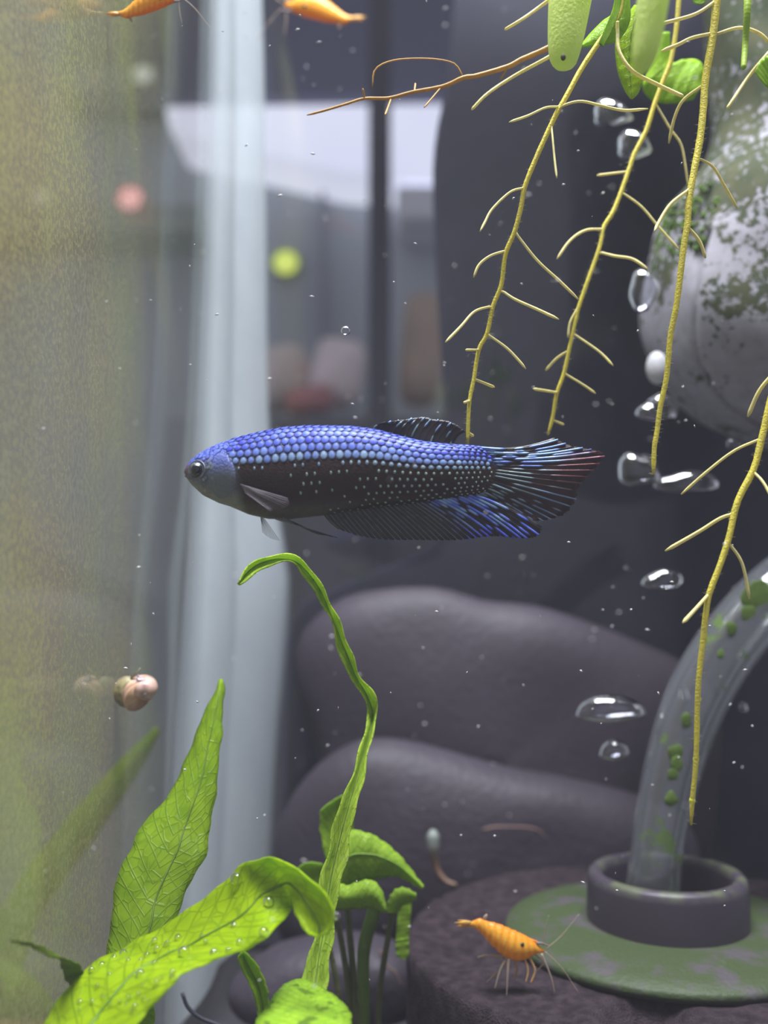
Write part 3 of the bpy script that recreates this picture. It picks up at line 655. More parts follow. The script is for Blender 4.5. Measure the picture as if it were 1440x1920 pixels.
# ------------------------------------------------------------------ shrimp
SD = 0.196; KS = SD / F
feet = P(965, 1845, SD)
def make_shrimp(label):
    o = thing('shrimp', P(960, 1858, SD), label, 'shrimp')
    st = [(876, 1731, 876, 1736), (888, 1726, 887, 1739), (900, 1722, 896, 1744), (914, 1727, 904, 1752), (928, 1730, 913, 1762), (942, 1735, 924, 1774), (956, 1741, 937, 1786), (970, 1747, 951, 1796), (985, 1754, 970, 1801), (999, 1763, 990, 1797), (1010, 1773, 1003, 1789), (1022, 1782, 1020, 1786)]
    q = cr(st, 61); b = B(); g = np.zeros((61, 24, 3)); cc = np.zeros((61, 24, 4))
    for i in range(61):
        k = i / 60; c = np.array(((q[i, 0] + q[i, 2]) / 2, (q[i, 1] + q[i, 3]) / 2)); hv = np.array((q[i, 0] - q[i, 2], q[i, 1] - q[i, 3])) / 2
        seg = (k * 11.5) % 1.0 if k < 0.62 else 0.5
        sc_ = 1.0 + 0.07 * (seg - 0.5)
        for j in range(24):
            a = 2 * math.pi * j / 24; v = c + hv * math.cos(a) * sc_; p = P(v[0], v[1], SD); p[1] += np.linalg.norm(hv) * 0.62 * sc_ * math.sin(a) * KS
            g[i, j] = p
            col = lerp((0.92, 0.36, 0.012), (0.95, 0.52, 0.06), 0.5 + 0.5 * math.sin(i * 1.3 + j)); col = lerp(col, (0.80, 0.20, 0.01), 0.7 * smooth(0.55, 1.0, math.cos(a)))
            cc[i, j, :3] = col; cc[i, j, 3] = 1
    b.grid(g, True, cc); b.f.append(tuple(range(24))[::-1]); b.f.append(tuple(60 * 24 + k for k in range(24)))
    orange = pm('orange_shell', (1, 1, 1), None, 1800, 0.35, attr=True, transl=0.25, spec=0.5)
    obj('body', b, orange, o)
    pale = pm('pale_orange_limb', (0.75, 0.42, 0.14), (0.55, 0.38, 0.25), 1500, 0.4, transl=0.3)
    clear = pm('pale_limb_tip', (0.45, 0.40, 0.42), (0.6, 0.42, 0.22), 1500, 0.4, transl=0.3, alpha=0.8)
    def limb(name, pts, dz, r0, r1, mat):
        n = len(pts); w_ = [P(x, y, SD + dz * KS * (0.5 + 0.5 * i / (n - 1))) for i, (x, y) in enumerate(pts)]
        b = B(); c_ = cr(np.array([(p[0], p[2], p[1]) for p in w_]) * 1000, 16) / 1000; c_ = c_[:, [0, 2, 1]]
        b.tube(c_, np.linspace(r0, r1, 16) * KS, 6); obj(name, b, mat, o)
    for k, (pts, dz, r0, r1) in enumerate([([(946, 1795), (916, 1791), (896, 1795)], 6, 3, 1.6), ([(948, 1799), (937, 1816), (927, 1828), (912, 1842)], 10, 2.4, 0.6), ([(948, 1799), (937, 1822), (928, 1853)], -12, 2.8, 1.0),
        ([(954, 1797), (952, 1822), (950, 1868)], -18, 3.0, 0.9), ([(966, 1799), (969, 1820), (963, 1834)], 8, 2.6, 1.6), ([(984, 1798), (990, 1820), (986, 1842)], -12, 2.6, 1.4), ([(993, 1796), (1003, 1820), (995, 1844)], -8, 2.8, 1.8),
        ([(1002, 1788), (1018, 1804), (1006, 1823)], 6, 2.0, 1.0), ([(1015, 1788), (1026, 1813), (1035, 1838), (1040, 1862)], -14, 2.4, 0.8)]):
        limb('leg', pts, dz, r0, r1, pale if k in (4, 5, 6) else clear)
    for pts, dz in (([(1018, 1772), (1022, 1743), (1029, 1716)], -6), ([(1024, 1779), (1051, 1756), (1086, 1714)], 10), ([(1022, 1784), (1053, 1814), (1073, 1843), (1086, 1863)], -16)):
        limb('antenna', pts, dz, 0.9, 0.45, clear)
    limb('antenna', [(1006, 1768), (1018, 1769), (1029, 1774)], -4, 2.4, 1.2, pm('grey_antenna', (0.16, 0.12, 0.13), (0.22, 0.16, 0.16), 1500, 0.5))
    limb('rostrum', [(992, 1762), (1000, 1764), (1008, 1766)], 0, 3.4, 1.2, orange if False else pm('orange_rostrum', (0.85, 0.24, 0.01), (0.75, 0.2, 0.01), 1500, 0.4))
    for s_ in (-1, 1):
        b = B(); b.ball(P(979, 1771, SD + s_ * 12.0 * KS), 4.2 * KS, 10, 14); obj('eye', b, pm('shrimp_eye', (0.01, 0.01, 0.012), (0.03, 0.02, 0.02), 1500, 0.15), o)
    for k, (tip, r, dz) in enumerate((((852, 1730), 3.2, -6), ((856, 1737), 3.0, 6), ((858, 1725), 2.4, 0))):
        b = B(); b.tube([P(890, 1732, SD), P((890 + tip[0]) / 2, (1732 + tip[1]) / 2, SD + dz * 0.5 * KS), P(tip[0], tip[1], SD + dz * KS)], np.array((3.2, r * 1.4, 0.5)) * KS, 8, flat=0.4); obj('tail_fan', b, orange if False else pm('tail_fan_shell', (0.85, 0.45, 0.06), (0.6, 0.4, 0.15), 1500, 0.4, transl=0.4), o)
    b = B(); b.tube([P(906, 1726, SD), P(911, 1718, SD), P(913, 1714, SD)], np.array((3.0, 3.2, 1.2)) * KS, 8, flat=0.5); obj('tail_fan', b, clear, o)
    return o
shrimp = make_shrimp('bright orange shrimp standing on the dark foam beside the green disc')
def place_shrimp(src_px, dst, ang, flip, sc, label):
    s = copy_tree(shrimp); s['label'] = label
    a = P(src_px[0], src_px[1], SD); loc = np.array(WL[shrimp.name]); off = a - loc
    M = Matrix.Rotation(ang, 3, 'Y') @ Matrix.Diagonal(Vector((sc * flip, sc, sc)))
    d = np.array(P(*dst)); s.rotation_euler = (0, ang, 0); s.scale = (sc * flip, sc, sc)
    s.location = Vector(d) - M @ Vector(off)
place_shrimp((893, 1735), (650, 34, 0.262), math.radians(172), 1, 1.25, 'orange shrimp hanging tail-down high up near the thin rail')
place_shrimp((893, 1735), (232, 24, 0.180), math.radians(-177), -1, 0.80, 'orange shrimp high up near the algae-covered left glass')

# ------------------------------------------------------------------ snail on the left glass
SN = P(266, 1292, 0.193); snail = thing('snail', SN + np.array((0, 0, -0.003)), 'small striped brown and lilac snail stuck on the left glass', 'snail')
b = B(); pts, rad, cols = [], [], []
for k in range(110):
    t_ = k / 109; a = t_ * 2 * math.pi * 2.4; r = 0.0001 + 0.00095 * t_ ** 1.2; tubr = 0.00015 + 0.0031 * t_ ** 1.5
    ax = np.array((-0.15, -0.45, 0.85)); ax /= np.linalg.norm(ax); e1 = np.cross(ax, (1, 0, 0)); e1 /= np.linalg.norm(e1); e2 = np.cross(ax, e1)
    pts.append(SN + np.array((0.0, 0.0003, 0)) + ax * (0.0030 - 0.0040 * t_) + r * (math.cos(a) * e1 + math.sin(a) * e2)); rad.append(tubr)
    st_ = 0.5 + 0.5 * math.sin(k * 0.55); cols.append(tuple(lerp(lerp((0.50, 0.40, 0.52), (0.70, 0.42, 0.26), t_), (0.22, 0.12, 0.10), st_ ** 3 * 0.7)) + (1,))
b.tube(pts, rad, 22, col=np.array(cols)); obj('shell', b, pm('striped_shell', (1, 1, 1), None, 1500, 0.3, attr=True, coat=0.4), snail)
b = B(); b.ball(SN + np.array((-0.0030, 0.0006, -0.0006)), (0.0026, 0.0018, 0.0030), 12, 16); obj('foot', b, pm('snail_foot', (0.40, 0.34, 0.14), (0.12, 0.10, 0.08), 700, 0.5), snail)
b = B(); b.tube([SN + np.array((-0.002, 0, 0.0022)), SN + np.array((-0.0006, -0.0004, 0.0034)), SN + np.array((-0.0002, -0.0006, 0.0040))], [0.0003, 0.00015, 0.00008], 6); obj('feeler', b, pm('feeler', (0.4, 0.36, 0.2), (0.3, 0.28, 0.2), 900, 0.5), snail)

# ------------------------------------------------------------------ plants: fern leaves
def leaf(name, L, Rr, d, parent, mat, bulge=0.0, n=46, m=11, wob=0.0, seed=0, mid=0.5, rib=None, ribr=2.0, solid=0.00025, fold=0.0, label=None):
    """L, Rr: edge pixels base->tip (same count); d: list of (dL, dR) or one depth"""
    k = len(L); dd = [(d, d)] * k if np.isscalar(d) else [(q, q) if np.isscalar(q) else q for q in d]
    A = cr([(L[i][0], L[i][1], Rr[i][0], Rr[i][1], dd[i][0], dd[i][1]) for i in range(k)], n)
    rs = np.random.RandomState(seed); ph = rs.rand(8) * 6.28; g = np.zeros((n, m, 3)); uv = []
    for i in range(n):
        u = i / (n - 1)
        for j in range(m):
            v = j / (m - 1); wv = wob * (abs(v - 0.5) * 2) ** 2
            x = A[i, 0] * (1 - v) + A[i, 2] * v; y = A[i, 1] * (1 - v) + A[i, 3] * v; q = A[i, 4] * (1 - v) + A[i, 5] * v
            ex = (A[i, 2] - A[i, 0]); ey = (A[i, 3] - A[i, 1]); ln = math.hypot(ex, ey) + 1e-6
            s_ = wv * (math.sin(u * 41 + ph[0] + (3 if v > 0.5 else 0)) + 0.7 * math.sin(u * 83 + ph[1] + v * 3)) * (1 if v > 0.5 else -1)
            x += ex / ln * s_; y += ey / ln * s_
            q += bulge * 4 * v * (1 - v) + fold * (1 - abs(v - 0.5) * 2) + min(1, ln / 110) * (0.0004 * math.sin(u * 17 + ph[2]) * (abs(v - 0.5) * 2) + 0.00012 * math.sin(u * 60 + v * 12 + ph[3]))
            g[i, j] = P(x, y, q); uv.append((u, v))
    b = B(); b.grid(g); b.uv = uv
    o = obj(name, b, mat, parent, solid=solid, label=label)
    if rib is not None:
        jm = mid * (m - 1); j0 = min(int(jm), m - 2); f_ = jm - j0
        pl = g[:, j0] * (1 - f_) + g[:, j0 + 1] * f_; pl = pl + np.array((0, -0.0002, 0.0))
        b = B(); b.tube(pl[:int(n * 0.97)], np.linspace(ribr, ribr * 0.35, n)[:int(n * 0.97)] * A[:int(n * 0.97), 4] / F, 6); obj('midrib', b, rib, o)
    return o, g
bright = leaf_mat('bright_leaf', (0.54, 0.72, 0.008), (0.42, 0.62, 0.008), (0.22, 0.38, 0.008), 0.55)
midg = leaf_mat('mid_leaf', (0.42, 0.60, 0.03), (0.28, 0.46, 0.02), (0.20, 0.34, 0.015), 0.6, nv=22)
deepg = leaf_mat('deep_leaf', (0.20, 0.33, 0.03), (0.15, 0.26, 0.02), (0.10, 0.18, 0.015), 0.4)
spotted = leaf_mat('spotted_leaf', (0.50, 0.76, 0.05), (0.36, 0.60, 0.04), (0.20, 0.36, 0.03), 0.5, spots=0.6)
ribm = pm('leaf_midrib', (0.17, 0.30, 0.015), (0.12, 0.24, 0.01), 600, 0.5, transl=0.2)
ribd = pm('dark_leaf_midrib', (0.10, 0.18, 0.015), (0.08, 0.14, 0.01), 600, 0.5)
stemm = leaf_mat('streaked_stem', (0.62, 0.80, 0.10), (0.40, 0.58, 0.05), (0.22, 0.32, 0.03), 0.5, nv=30)

fern = thing('java_fern', (-0.012, 0.175, 0.0), 'bright green fern with a bubble-covered blade growing beside the left glass', 'plant')
# big blade with bubbles: base at the lower left, folding over at its end
Lb = [(60, 1960), (85, 1913), (120, 1863), (156, 1821), (184, 1800), (227, 1782), (262, 1757), (301, 1743), (333, 1718), (368, 1693), (400, 1672), (432, 1644), (455, 1617), (482, 1612), (507, 1609), (535, 1617), (560, 1631), (590, 1654), (616, 1687), (627, 1714), (620, 1744), (600, 1755)]
Rb = [(225, 1960), (262, 1913), (290, 1882), (319, 1849), (335, 1832), (350, 1822), (372, 1812), (400, 1802), (432, 1789), (455, 1782), (478, 1773), (502, 1756), (522, 1732), (538, 1716), (549, 1704), (546, 1690), (550, 1698), (555, 1716), (562, 1733), (570, 1744), (580, 1751), (598, 1756)]
Db = [(.142, .137), (.146, .139), (.149, .140), (.152, .141), (.154, .142), (.156, .143)] + [(.156, .144)] * 6 + [(.155, .147), (.153, .149), (.1505, .1505), (.1485, .1490), (.1470, .1480), (.1450, .1465), (.1440, .1455), (.1435, .1450), (.1435, .1445), (.1438, .1440)]
big, gb = leaf('leaf', Lb, Rb, Db, fern, bright, bulge=0.0012, n=84, m=15, wob=1.6, seed=1, mid=0.52, rib=ribm, ribr=4.2, label='bright yellow-green blade folding over at its end, dotted with bubbles')
La = [(205, 1960), (205, 1900), (192, 1840), (200, 1790), (209, 1735), (211, 1690), (224, 1638), (246, 1588), (268, 1548), (302, 1508), (332, 1466), (348, 1424), (372, 1366), (396, 1310), (412, 1274)]
Ra = [(225, 1960), (240, 1910), (275, 1858), (302, 1800), (328, 1735), (340, 1690), (362, 1648), (386, 1600), (394, 1556), (402, 1500), (409, 1450), (413, 1400), (417, 1350), (419, 1305), (417, 1273)]
leaf('leaf', La, Ra, np.linspace(.159, .194, 15).tolist(), fern, midg, bulge=-0.0015, n=60, wob=1.8, seed=2, mid=0.62, rib=ribd, ribr=2.2, label='broad upright mid-green blade with a pointed tip')
# slender twisted leaf
C = [(585, 1870, 26), (592, 1840, 26), (598, 1795, 20), (606, 1750, 18), (614, 1690, 20), (622, 1640, 20), (634, 1588, 19), (648, 1533, 17), (661, 1487, 14), (671, 1447, 11), (684, 1407, 9), (695, 1367, 8), (698, 1333, 9), (687, 1303, 11), (667, 1267, 8), (651, 1229, 12), (634, 1187, 8), (617, 1143, 7), (601, 1107, 9), (577, 1073, 9), (553, 1053, 7), (520, 1048, 8), (487, 1057, 10), (463, 1074, 9), (447, 1096, 1.5)]
Cc = np.array(C, float); tg = np.gradient(Cc[:, :2], axis=0); tg /= np.linalg.norm(tg, axis=1)[:, None]; nn = np.stack([tg[:, 1], -tg[:, 0]], 1)
leaf('leaf', (Cc[:, :2] - nn * Cc[:, 2:] * 0.95).tolist(), (Cc[:, :2] + nn * Cc[:, 2:] * 0.95).tolist(), (np.interp(np.arange(25), [0, 12, 24], [.157, .182, .172])).tolist(), fern, stemm, fold=0.0022, n=130, m=7, wob=2.8, seed=3, rib=ribd, ribr=2.2, label='slender folded leaf with a curled drooping tip')
# round spotted leaf at the bottom and a narrow stub beside it
leaf('leaf', [(470, 1975), (480, 1918), (499, 1890), (522, 1857), (545, 1840), (565, 1836)], [(650, 1975), (658, 1918), (655, 1896), (628, 1868), (598, 1849), (575, 1838)], [.138, .143, .147, .152, .156, .159], fern, spotted, bulge=-0.002, seed=4, wob=1.0, rib=ribm, ribr=2.0, label='short rounded leaf with pale and dark spots')
leaf('leaf', [(490, 1960), (482, 1890), (470, 1850), (452, 1815), (447, 1795), (452, 1786)], [(512, 1960), (504, 1885), (500, 1850), (485, 1815), (470, 1795), (458, 1785)], .158, fern, midg, fold=0.001, seed=5, wob=0.8, rib=ribm, ribr=1.6, label='narrow stubby young leaf')
leaf('leaf', [(210, 1975), (245, 1915), (262, 1888)], [(265, 1975), (290, 1915), (285, 1872)], .168, fern, midg, seed=12, label='leaf base under the bubble-covered blade')
leaf('leaf', [(20, 1762), (60, 1768), (85, 1778), (110, 1796), (120, 1830), (140, 1860)], [(22, 1766), (58, 1776), (88, 1792), (128, 1800), (152, 1812), (158, 1838)], [.134, .138, .141, .145, .150, .153], fern, leaf_mat('ragged_leaf', (0.10, 0.16, 0.02), (0.22, 0.30, 0.03), (0.05, 0.05, 0.01), 0.4), seed=6, wob=1.5, label='ragged dark-edged leaf end')
# second fern behind, by the foam
fern2 = thing('java_fern', (-0.006, 0.215, 0.0), 'smaller fern with curled leaves growing behind the slender stem', 'plant')
olive = leaf_mat('olive_leaf', (0.24, 0.38, 0.04), (0.18, 0.29, 0.03), (0.12, 0.19, 0.02), 0.45)
fresh = leaf_mat('fresh_leaf', (0.42, 0.62, 0.06), (0.30, 0.48, 0.04), (0.16, 0.3, 0.02), 0.5)
leaf('leaf', [(640, 1700), (618, 1640), (604, 1580), (599, 1540), (606, 1515), (640, 1492)], [(668, 1690), (662, 1640), (660, 1590), (662, 1545), (660, 1510), (650, 1490)], .208, fern2, fresh, bulge=0.001, seed=7, wob=1)
leaf('leaf', [(640, 1585), (655, 1558), (690, 1562), (722, 1580), (750, 1605), (772, 1632), (795, 1662)], [(640, 1690), (660, 1660), (700, 1650), (722, 1645), (742, 1643), (765, 1652), (792, 1668)], .204, fern2, fresh, bulge=-0.002, seed=8, wob=1, rib=ribm, ribr=2, mid=0.45)
leaf('leaf', [(615, 1650), (650, 1660), (668, 1655), (695, 1650), (715, 1668), (724, 1700)], [(615, 1705), (640, 1705), (670, 1704), (692, 1702), (708, 1706), (720, 1712)], .200, fern2, fresh, bulge=-0.0015, seed=9, wob=0.8)
leaf('leaf', [(550, 1690), (552, 1650), (560, 1626), (580, 1617), (604, 1620)], [(640, 1700), (630, 1690), (625, 1670), (620, 1650), (612, 1630)], .212, fern2, fresh, bulge=0.001, seed=10)
leaf('leaf', [(722, 1712), (730, 1685), (742, 1668), (760, 1665), (780, 1676)], [(745, 1712), (752, 1700), (760, 1695), (770, 1692), (782, 1684)], .206, fern2, fresh, bulge=-0.0015, seed=13, wob=1)
leaf('leaf', [(742, 1762), (742, 1780), (744, 1792), (752, 1797)], [(766, 1758), (767, 1775), (766, 1792), (760, 1799)], .214, fern2, fresh, seed=14, label='small bright green leaf tip')
leaf('leaf', [(752, 1665), (748, 1700), (744, 1735), (742, 1770)], [(772, 1690), (770, 1720), (768, 1745), (766, 1765)], .215, fern2, fresh, seed=15)
b = B(); q = cr([(705, 1690, .206), (698, 1720, .206), (686, 1760, .207), (681, 1800, .208), (682, 1850, .209), (684, 1910, .210), (684, 1990, .212)], 30)
b.tube([P(*x) for x in q], np.linspace(13, 9, 30) * .207 / F, 8); obj('leaf_stalk', b, pm('green_stalk', (0.13, 0.22, 0.03), (0.10, 0.17, 0.02), 300, 0.5, transl=0.25), fern2)
# rhizomes on the floor below the frame, stalks joining the leaves
rz = pm('rhizome', (0.12, 0.13, 0.04), (0.08, 0.09, 0.03), 400, 0.8, 0.5)
def stalk(pts, r, parent, name='leaf_stalk'):
    b = B(); q = cr(np.array(pts) * 1000, 24)[:, :] / 1000; b.tube(q, np.linspace(r, r * 0.8, 24), 7); obj(name, b, rz, parent)
stalk([(-0.035, 0.165, 0.004), (-0.012, 0.172, 0.005), (0.004, 0.170, 0.004)], 0.0035, fern, 'rhizome')
for (x, y, d), bx in (((142, 1958, .148), -0.034), ((215, 1958, .159), -0.030), ((585, 1872, .158), -0.006), ((560, 1974, .1385), -0.002), ((500, 1958, .158), -0.012), ((238, 1974, .168), -0.027), ((148, 1850, .1535), -0.036)):
    e = P(x, y, d); stalk([(bx, 0.171, 0.005), ((bx + e[0]) / 2, (0.171 + d) / 2, e[2] * 0.5), tuple(e)], 0.0009, fern)
stalk([(-0.012, 0.212, 0.004), (0.002, 0.216, 0.004)], 0.003, fern2, 'rhizome')
for x, y, d in ((684, 1985, .212), (650, 1695, .208), (650, 1680, .204), (625, 1680, .200), (600, 1690, .212), (735, 1710, .206)):
    e = P(x, y, d); stalk([(-0.004 + (x - 650) * 0.00005, 0.214, 0.004), ((e[0] - 0.004) / 2, 0.212, e[2] * 0.6), tuple(e)], 0.0007, fern2)
# pale narrow leaf of a plant standing outside the left glass
hp = thing('potted_plant', P(-60, 1900, 0.30), 'plant with one long narrow leaf blurred behind the left glass', 'plant')
leaf('leaf', [(-70, 1830), (30, 1660), (130, 1530), (220, 1430), (292, 1362)], [(30, 1850), (80, 1710), (175, 1575), (250, 1465), (300, 1372)], .30, hp, midg, bulge=-0.002, seed=20, rib=ribm, ribr=3)
leaf('leaf', [(-260, 1900), (-160, 1820), (-40, 1790), (60, 1830), (110, 1900)], [(-200, 1980), (-120, 1930), (-30, 1905), (40, 1915), (105, 1910)], .29, hp, midg, bulge=-0.002, seed=22)
b = B(); c = P(-60, 1960, 0.30); b.tube([(c[0], 0.30, -0.02), P(-40, 1840, .30)], 0.002, 8); obj('stem', b, ribm, hp)
b = B(); b.grid(lathe([(0.0005, -0.09), (0.028, -0.09), (0.036, -0.02), (0.037, -0.018), (0.034, -0.018), (0.033, -0.025), (0.0005, -0.025)], (c[0], 0.30), 40), True); obj('pot', b, pm('clay_pot', (0.3, 0.14, 0.08), (0.25, 0.12, 0.07), 60, 0.8), hp)
# dark stem lying across the seam
b = B(); q = cr([(342, 1862, .20), (352, 1888, .20), (375, 1908, .20), (410, 1922, .20), (460, 1940, .2), (520, 1960, .2)], 24); b.tube([P(*x) for x in q], np.linspace(3.5, 4.5, 24) * .2 / F, 6)
obj('root_strand', b, pm('dark_strand', (0.03, 0.03, 0.05), (0.02, 0.02, 0.03), 400, 0.6), label='thin dark curved strand in front of the milky corner', cat='root')
# bits on the floor and stones
b = B(); q = cr([(812, 1556, .268), (812, 1580, .268), (814, 1605, .268), (820, 1632, .268), (836, 1652, .267), (856, 1660, .266)], 24)
cols = [tuple(lerp((0.20, 0.22, 0.20), (0.14, 0.08, 0.05), smooth(0.15, 0.5, i / 23))) + (1,) for i in range(24)]
b.tube([P(*x) for x in q], np.interp(np.linspace(0, 1, 24), [0, .08, .25, .45, 1], [5, 12, 12, 7, 4]) * .268 / F, 8, col=np.array(cols))
obj('trumpet_snail', b, pm('pale_tipped', (1, 1, 1), None, 900, 0.5, attr=True), label='slender pale-tipped brown snail standing behind the foam', cat='snail')
for pts, lb in (([(905, 1556, .2815), (930, 1551, .2815), (980, 1551, .2815), (1008, 1556, .2815), (1024, 1572, .2815)], 'thin reddish brown strand bent on the lower large stone'), ([(712, 1782, .2485), (722, 1808, .2485), (742, 1824, .2485), (752, 1848, .2485)], 'thin brown strand on the small low stone')):
    b = B(); q = cr(pts, 20); b.tube([P(*x) for x in q], np.linspace(2.6, 1.4, 20) * .27 / F, 6); obj('plant_strand', b, pm('brown_strand', (0.18, 0.10, 0.08), (0.13, 0.08, 0.07), 500, 0.7), label=lb, cat='strand')

# ------------------------------------------------------------------ floating plants with hanging roots
rootm = pm('yellow_root', (0.86, 0.74, 0.09), (0.72, 0.64, 0.10), 700, 0.5, 0.3, 3000, transl=0.35)
rootg = pm('olive_root', (0.50, 0.44, 0.09), (0.38, 0.35, 0.08), 700, 0.5, transl=0.35)
rooto = pm('orange_root', (0.60, 0.34, 0.06), (0.46, 0.27, 0.07), 700, 0.5, transl=0.3)
letm = pm('pale_rootlet', (0.82, 0.74, 0.30), (0.70, 0.62, 0.30), 700, 0.5, transl=0.35)
letd = pm('dull_rootlet', (0.30, 0.27, 0.16), (0.24, 0.22, 0.14), 700, 0.5, transl=0.3)
tipm = pm('green_tip', (0.45, 0.62, 0.05), (0.38, 0.55, 0.05), 700, 0.5, transl=0.35)
hairm = pm('root_hair', (0.62, 0.56, 0.32), (0.55, 0.5, 0.3), 900, 0.6, alpha=0.8)
def W(pts, d): return np.array([P(x, y, d) for x, y in pts])
def root(parent, pts, d, r0, r1, mat, lets, lmat, lr=2.7, hair=True, seed=0, label=None):
    """pts px top->bottom; lets: list of px polylines starting on the root"""
    rs = np.random.RandomState(seed)
    q = cr([(x, y) for x, y in pts], 80); q3 = np.array([P(x, y, d + 0.0006 * math.sin(i * 0.11 + seed)) for i, (x, y) in enumerate(q)])
    rad = np.linspace(r0, r1, 80) * d / F * (1 + 0.03 * np.sin(np.arange(80) * 1.9)); rad[-2] *= 0.8; rad[-1] *= 0.4
    b = B(); b.tube(q3, rad, 8); ro = obj('root', b, mat, parent, label=label)
    for k, lp in enumerate(lets):
        i0 = int(np.argmin(np.hypot(q[:, 0] - lp[0][0], q[:, 1] - lp[0][1]))); n = len(lp)
        dd = rs.uniform(-0.006, 0.006); dz = [q3[i0][1] + dd * i / max(1, n - 1) for i in range(n)]
        lq = cr([(x, y, z) for (x, y), z in zip(lp, dz)], 22) if n > 1 else None
        b = B(); w3 = np.array([P(*x) for x in lq]); w3[0] = w3[0] * 0.3 + q3[i0] * 0.7 if np.hypot(*(q[i0] - np.array(lp[0]))) < 14 else w3[0]
        s_ = rs.uniform(0.85, 1.2); b.tube(w3, np.interp(np.linspace(0, 1, 22), [0, .9, 1], [lr * 0.85 * s_, lr * s_, lr * 0.4]) * d / F, 7)
        obj('rootlet', b, lmat, ro)
    if hair:
        b = B()
        for k in range(420):
            i = rs.randint(24, 79); p = q3[i] + (q3[i] - q3[i - 1]) * rs.rand(); a = rs.rand() * 6.28
            u = np.array((math.cos(a), math.sin(a), rs.uniform(-0.15, 0.25))); ln = rad[i] + rs.uniform(3, 9) * d / F; t_ = np.array((0, 0, 0.62 * d / F))
            b.add([p - t_, p + t_, p + u * ln], [(0, 1, 2)])
        obj('root_hairs', b, hairm, ro, kind='stuff', smooth=False)
    return ro
podm = pm('pale_green_pod', (0.84, 0.94, 0.36), (0.74, 0.88, 0.24), 260, 0.45, 0.3, 1800, transl=0.5)
def pod(parent, pts, d):
    q = cr([(x, y, r) for x, y, r in pts], 30); b = B(); b.tube([P(x, y, d) for x, y, r in q], q[:, 2] * d / F, 18); return obj('stalk', b, podm, parent)
pa = thing('floating_plant', P(1170, -60, 0.165), 'floating plant with thick pale green stalks and yellow hanging roots', 'plant')
p1 = pod(pa, [(1078, -70, 44), (1070, -10, 42), (1062, 60, 36), (1058, 100, 30), (1058, 118, 24), (1058, 128, 14), (1058, 132, 3)], .158)
b = B(); b.ball(P(1056, 107, .158 - 29 * .158 / F), (5 * .158 / F, 0.0004, 7 * .158 / F), 8, 10); obj('dark_spot', b, pm('dark_spot', (0.05, 0.06, 0.02), (0.08, 0.08, 0.03), 900, 0.8), p1)
pod(pa, [(1236, -80, 32), (1226, -10, 31), (1216, 60, 28), (1207, 110, 22), (1203, 132, 12), (1202, 140, 3)], .128)
fl = leaf_mat('floating_leaf', (0.48, 0.72, 0.04), (0.36, 0.60, 0.03), (0.24, 0.44, 0.02), 0.55)
leaf('leaf', [(1166, -20), (1155, 20), (1130, 40), (1108, 62), (1090, 84)], [(1180, -10), (1180, 40), (1160, 74), (1128, 84), (1092, 88)], .168, pa, fl, bulge=-0.001, seed=30)
leaf('leaf', [(1190, 10), (1160, 50), (1154, 85), (1158, 130), (1170, 165), (1182, 184)], [(1215, 10), (1210, 60), (1205, 110), (1204, 150), (1196, 174), (1184, 186)], .172, pa, bright, bulge=-0.0015, seed=31, rib=ribm, ribr=1.5)
leaf('leaf', [(1235, 60), (1215, 130), (1205, 165), (1225, 190), (1262, 194), (1300, 186)], [(1255, 60), (1260, 115), (1280, 112), (1305, 112), (1318, 125), (1317, 160)], .196, pa, fl, bulge=-0.001, seed=32)
leaf('leaf', [(1130, 86), (1124, 78), (1140, 40), (1150, 10), (1156, -30)], [(1131, 88), (1134, 82), (1152, 48), (1163, 14), (1170, -30)], .160, pa, fl, seed=33)
root(pa, [(1165, -40), (1161, 25), (1123, 79), (1090, 129), (1065, 175), (1044, 212), (1032, 237), (1007, 292), (984, 350), (977, 388), (965, 434), (948, 476), (940, 534), (925, 572), (913, 626), (898, 655), (888, 713), (880, 755), (877, 817), (878, 832)], .1665, 5.4, 3.6, rootm,
    [[(1046, 206), (1061, 196), (1090, 190), (1127, 198), (1170, 207), (1215, 204)], [(1048, 200), (1023, 202), (990, 217), (955, 229)], [(1034, 236), (1036, 258), (1040, 300), (1044, 334)], [(984, 352), (957, 360), (923, 392), (909, 417), (900, 434)],
     [(948, 470), (919, 480), (898, 497), (888, 520)], [(966, 436), (1007, 488), (1048, 526), (1086, 563)], [(941, 545), (965, 561), (1007, 580), (1048, 599)], [(922, 574), (890, 584), (865, 611), (835, 642)], [(914, 627), (948, 651), (969, 672), (986, 692)],
     [(898, 656), (873, 656)], [(890, 711), (927, 726)], [(881, 751), (870, 755)], [(878, 812), (887, 817)]], letm, seed=1, label='long yellow root hanging down to the back of the fish')
root(pa, [(1060, 70), (1023, 92), (977, 112), (952, 125), (894, 142), (868, 146), (831, 162), (773, 173), (729, 184), (684, 185), (649, 195), (609, 207), (575, 216)], .172, 6.0, 2.2, rooto,
    [[(868, 145), (857, 124), (840, 115), (800, 110), (740, 113), (704, 130), (698, 165)], [(952, 125), (938, 150)], [(684, 184), (680, 166)], [(733, 186), (722, 216)], [(827, 164), (795, 202)], [(777, 172), (779, 156)]], rooto, lr=2.0, hair=False, seed=2, label='orange-brown root reaching sideways')
root(pa, [(1075, 80), (1027, 108), (965, 142), (915, 175), (884, 206)], .170, 4, 3, letm, [], letm, hair=False, seed=3)
root(pa, [(1060, -20), (1027, 2), (985, 32), (946, 56)], .170, 4, 3, letm, [], letm, hair=False, seed=4)
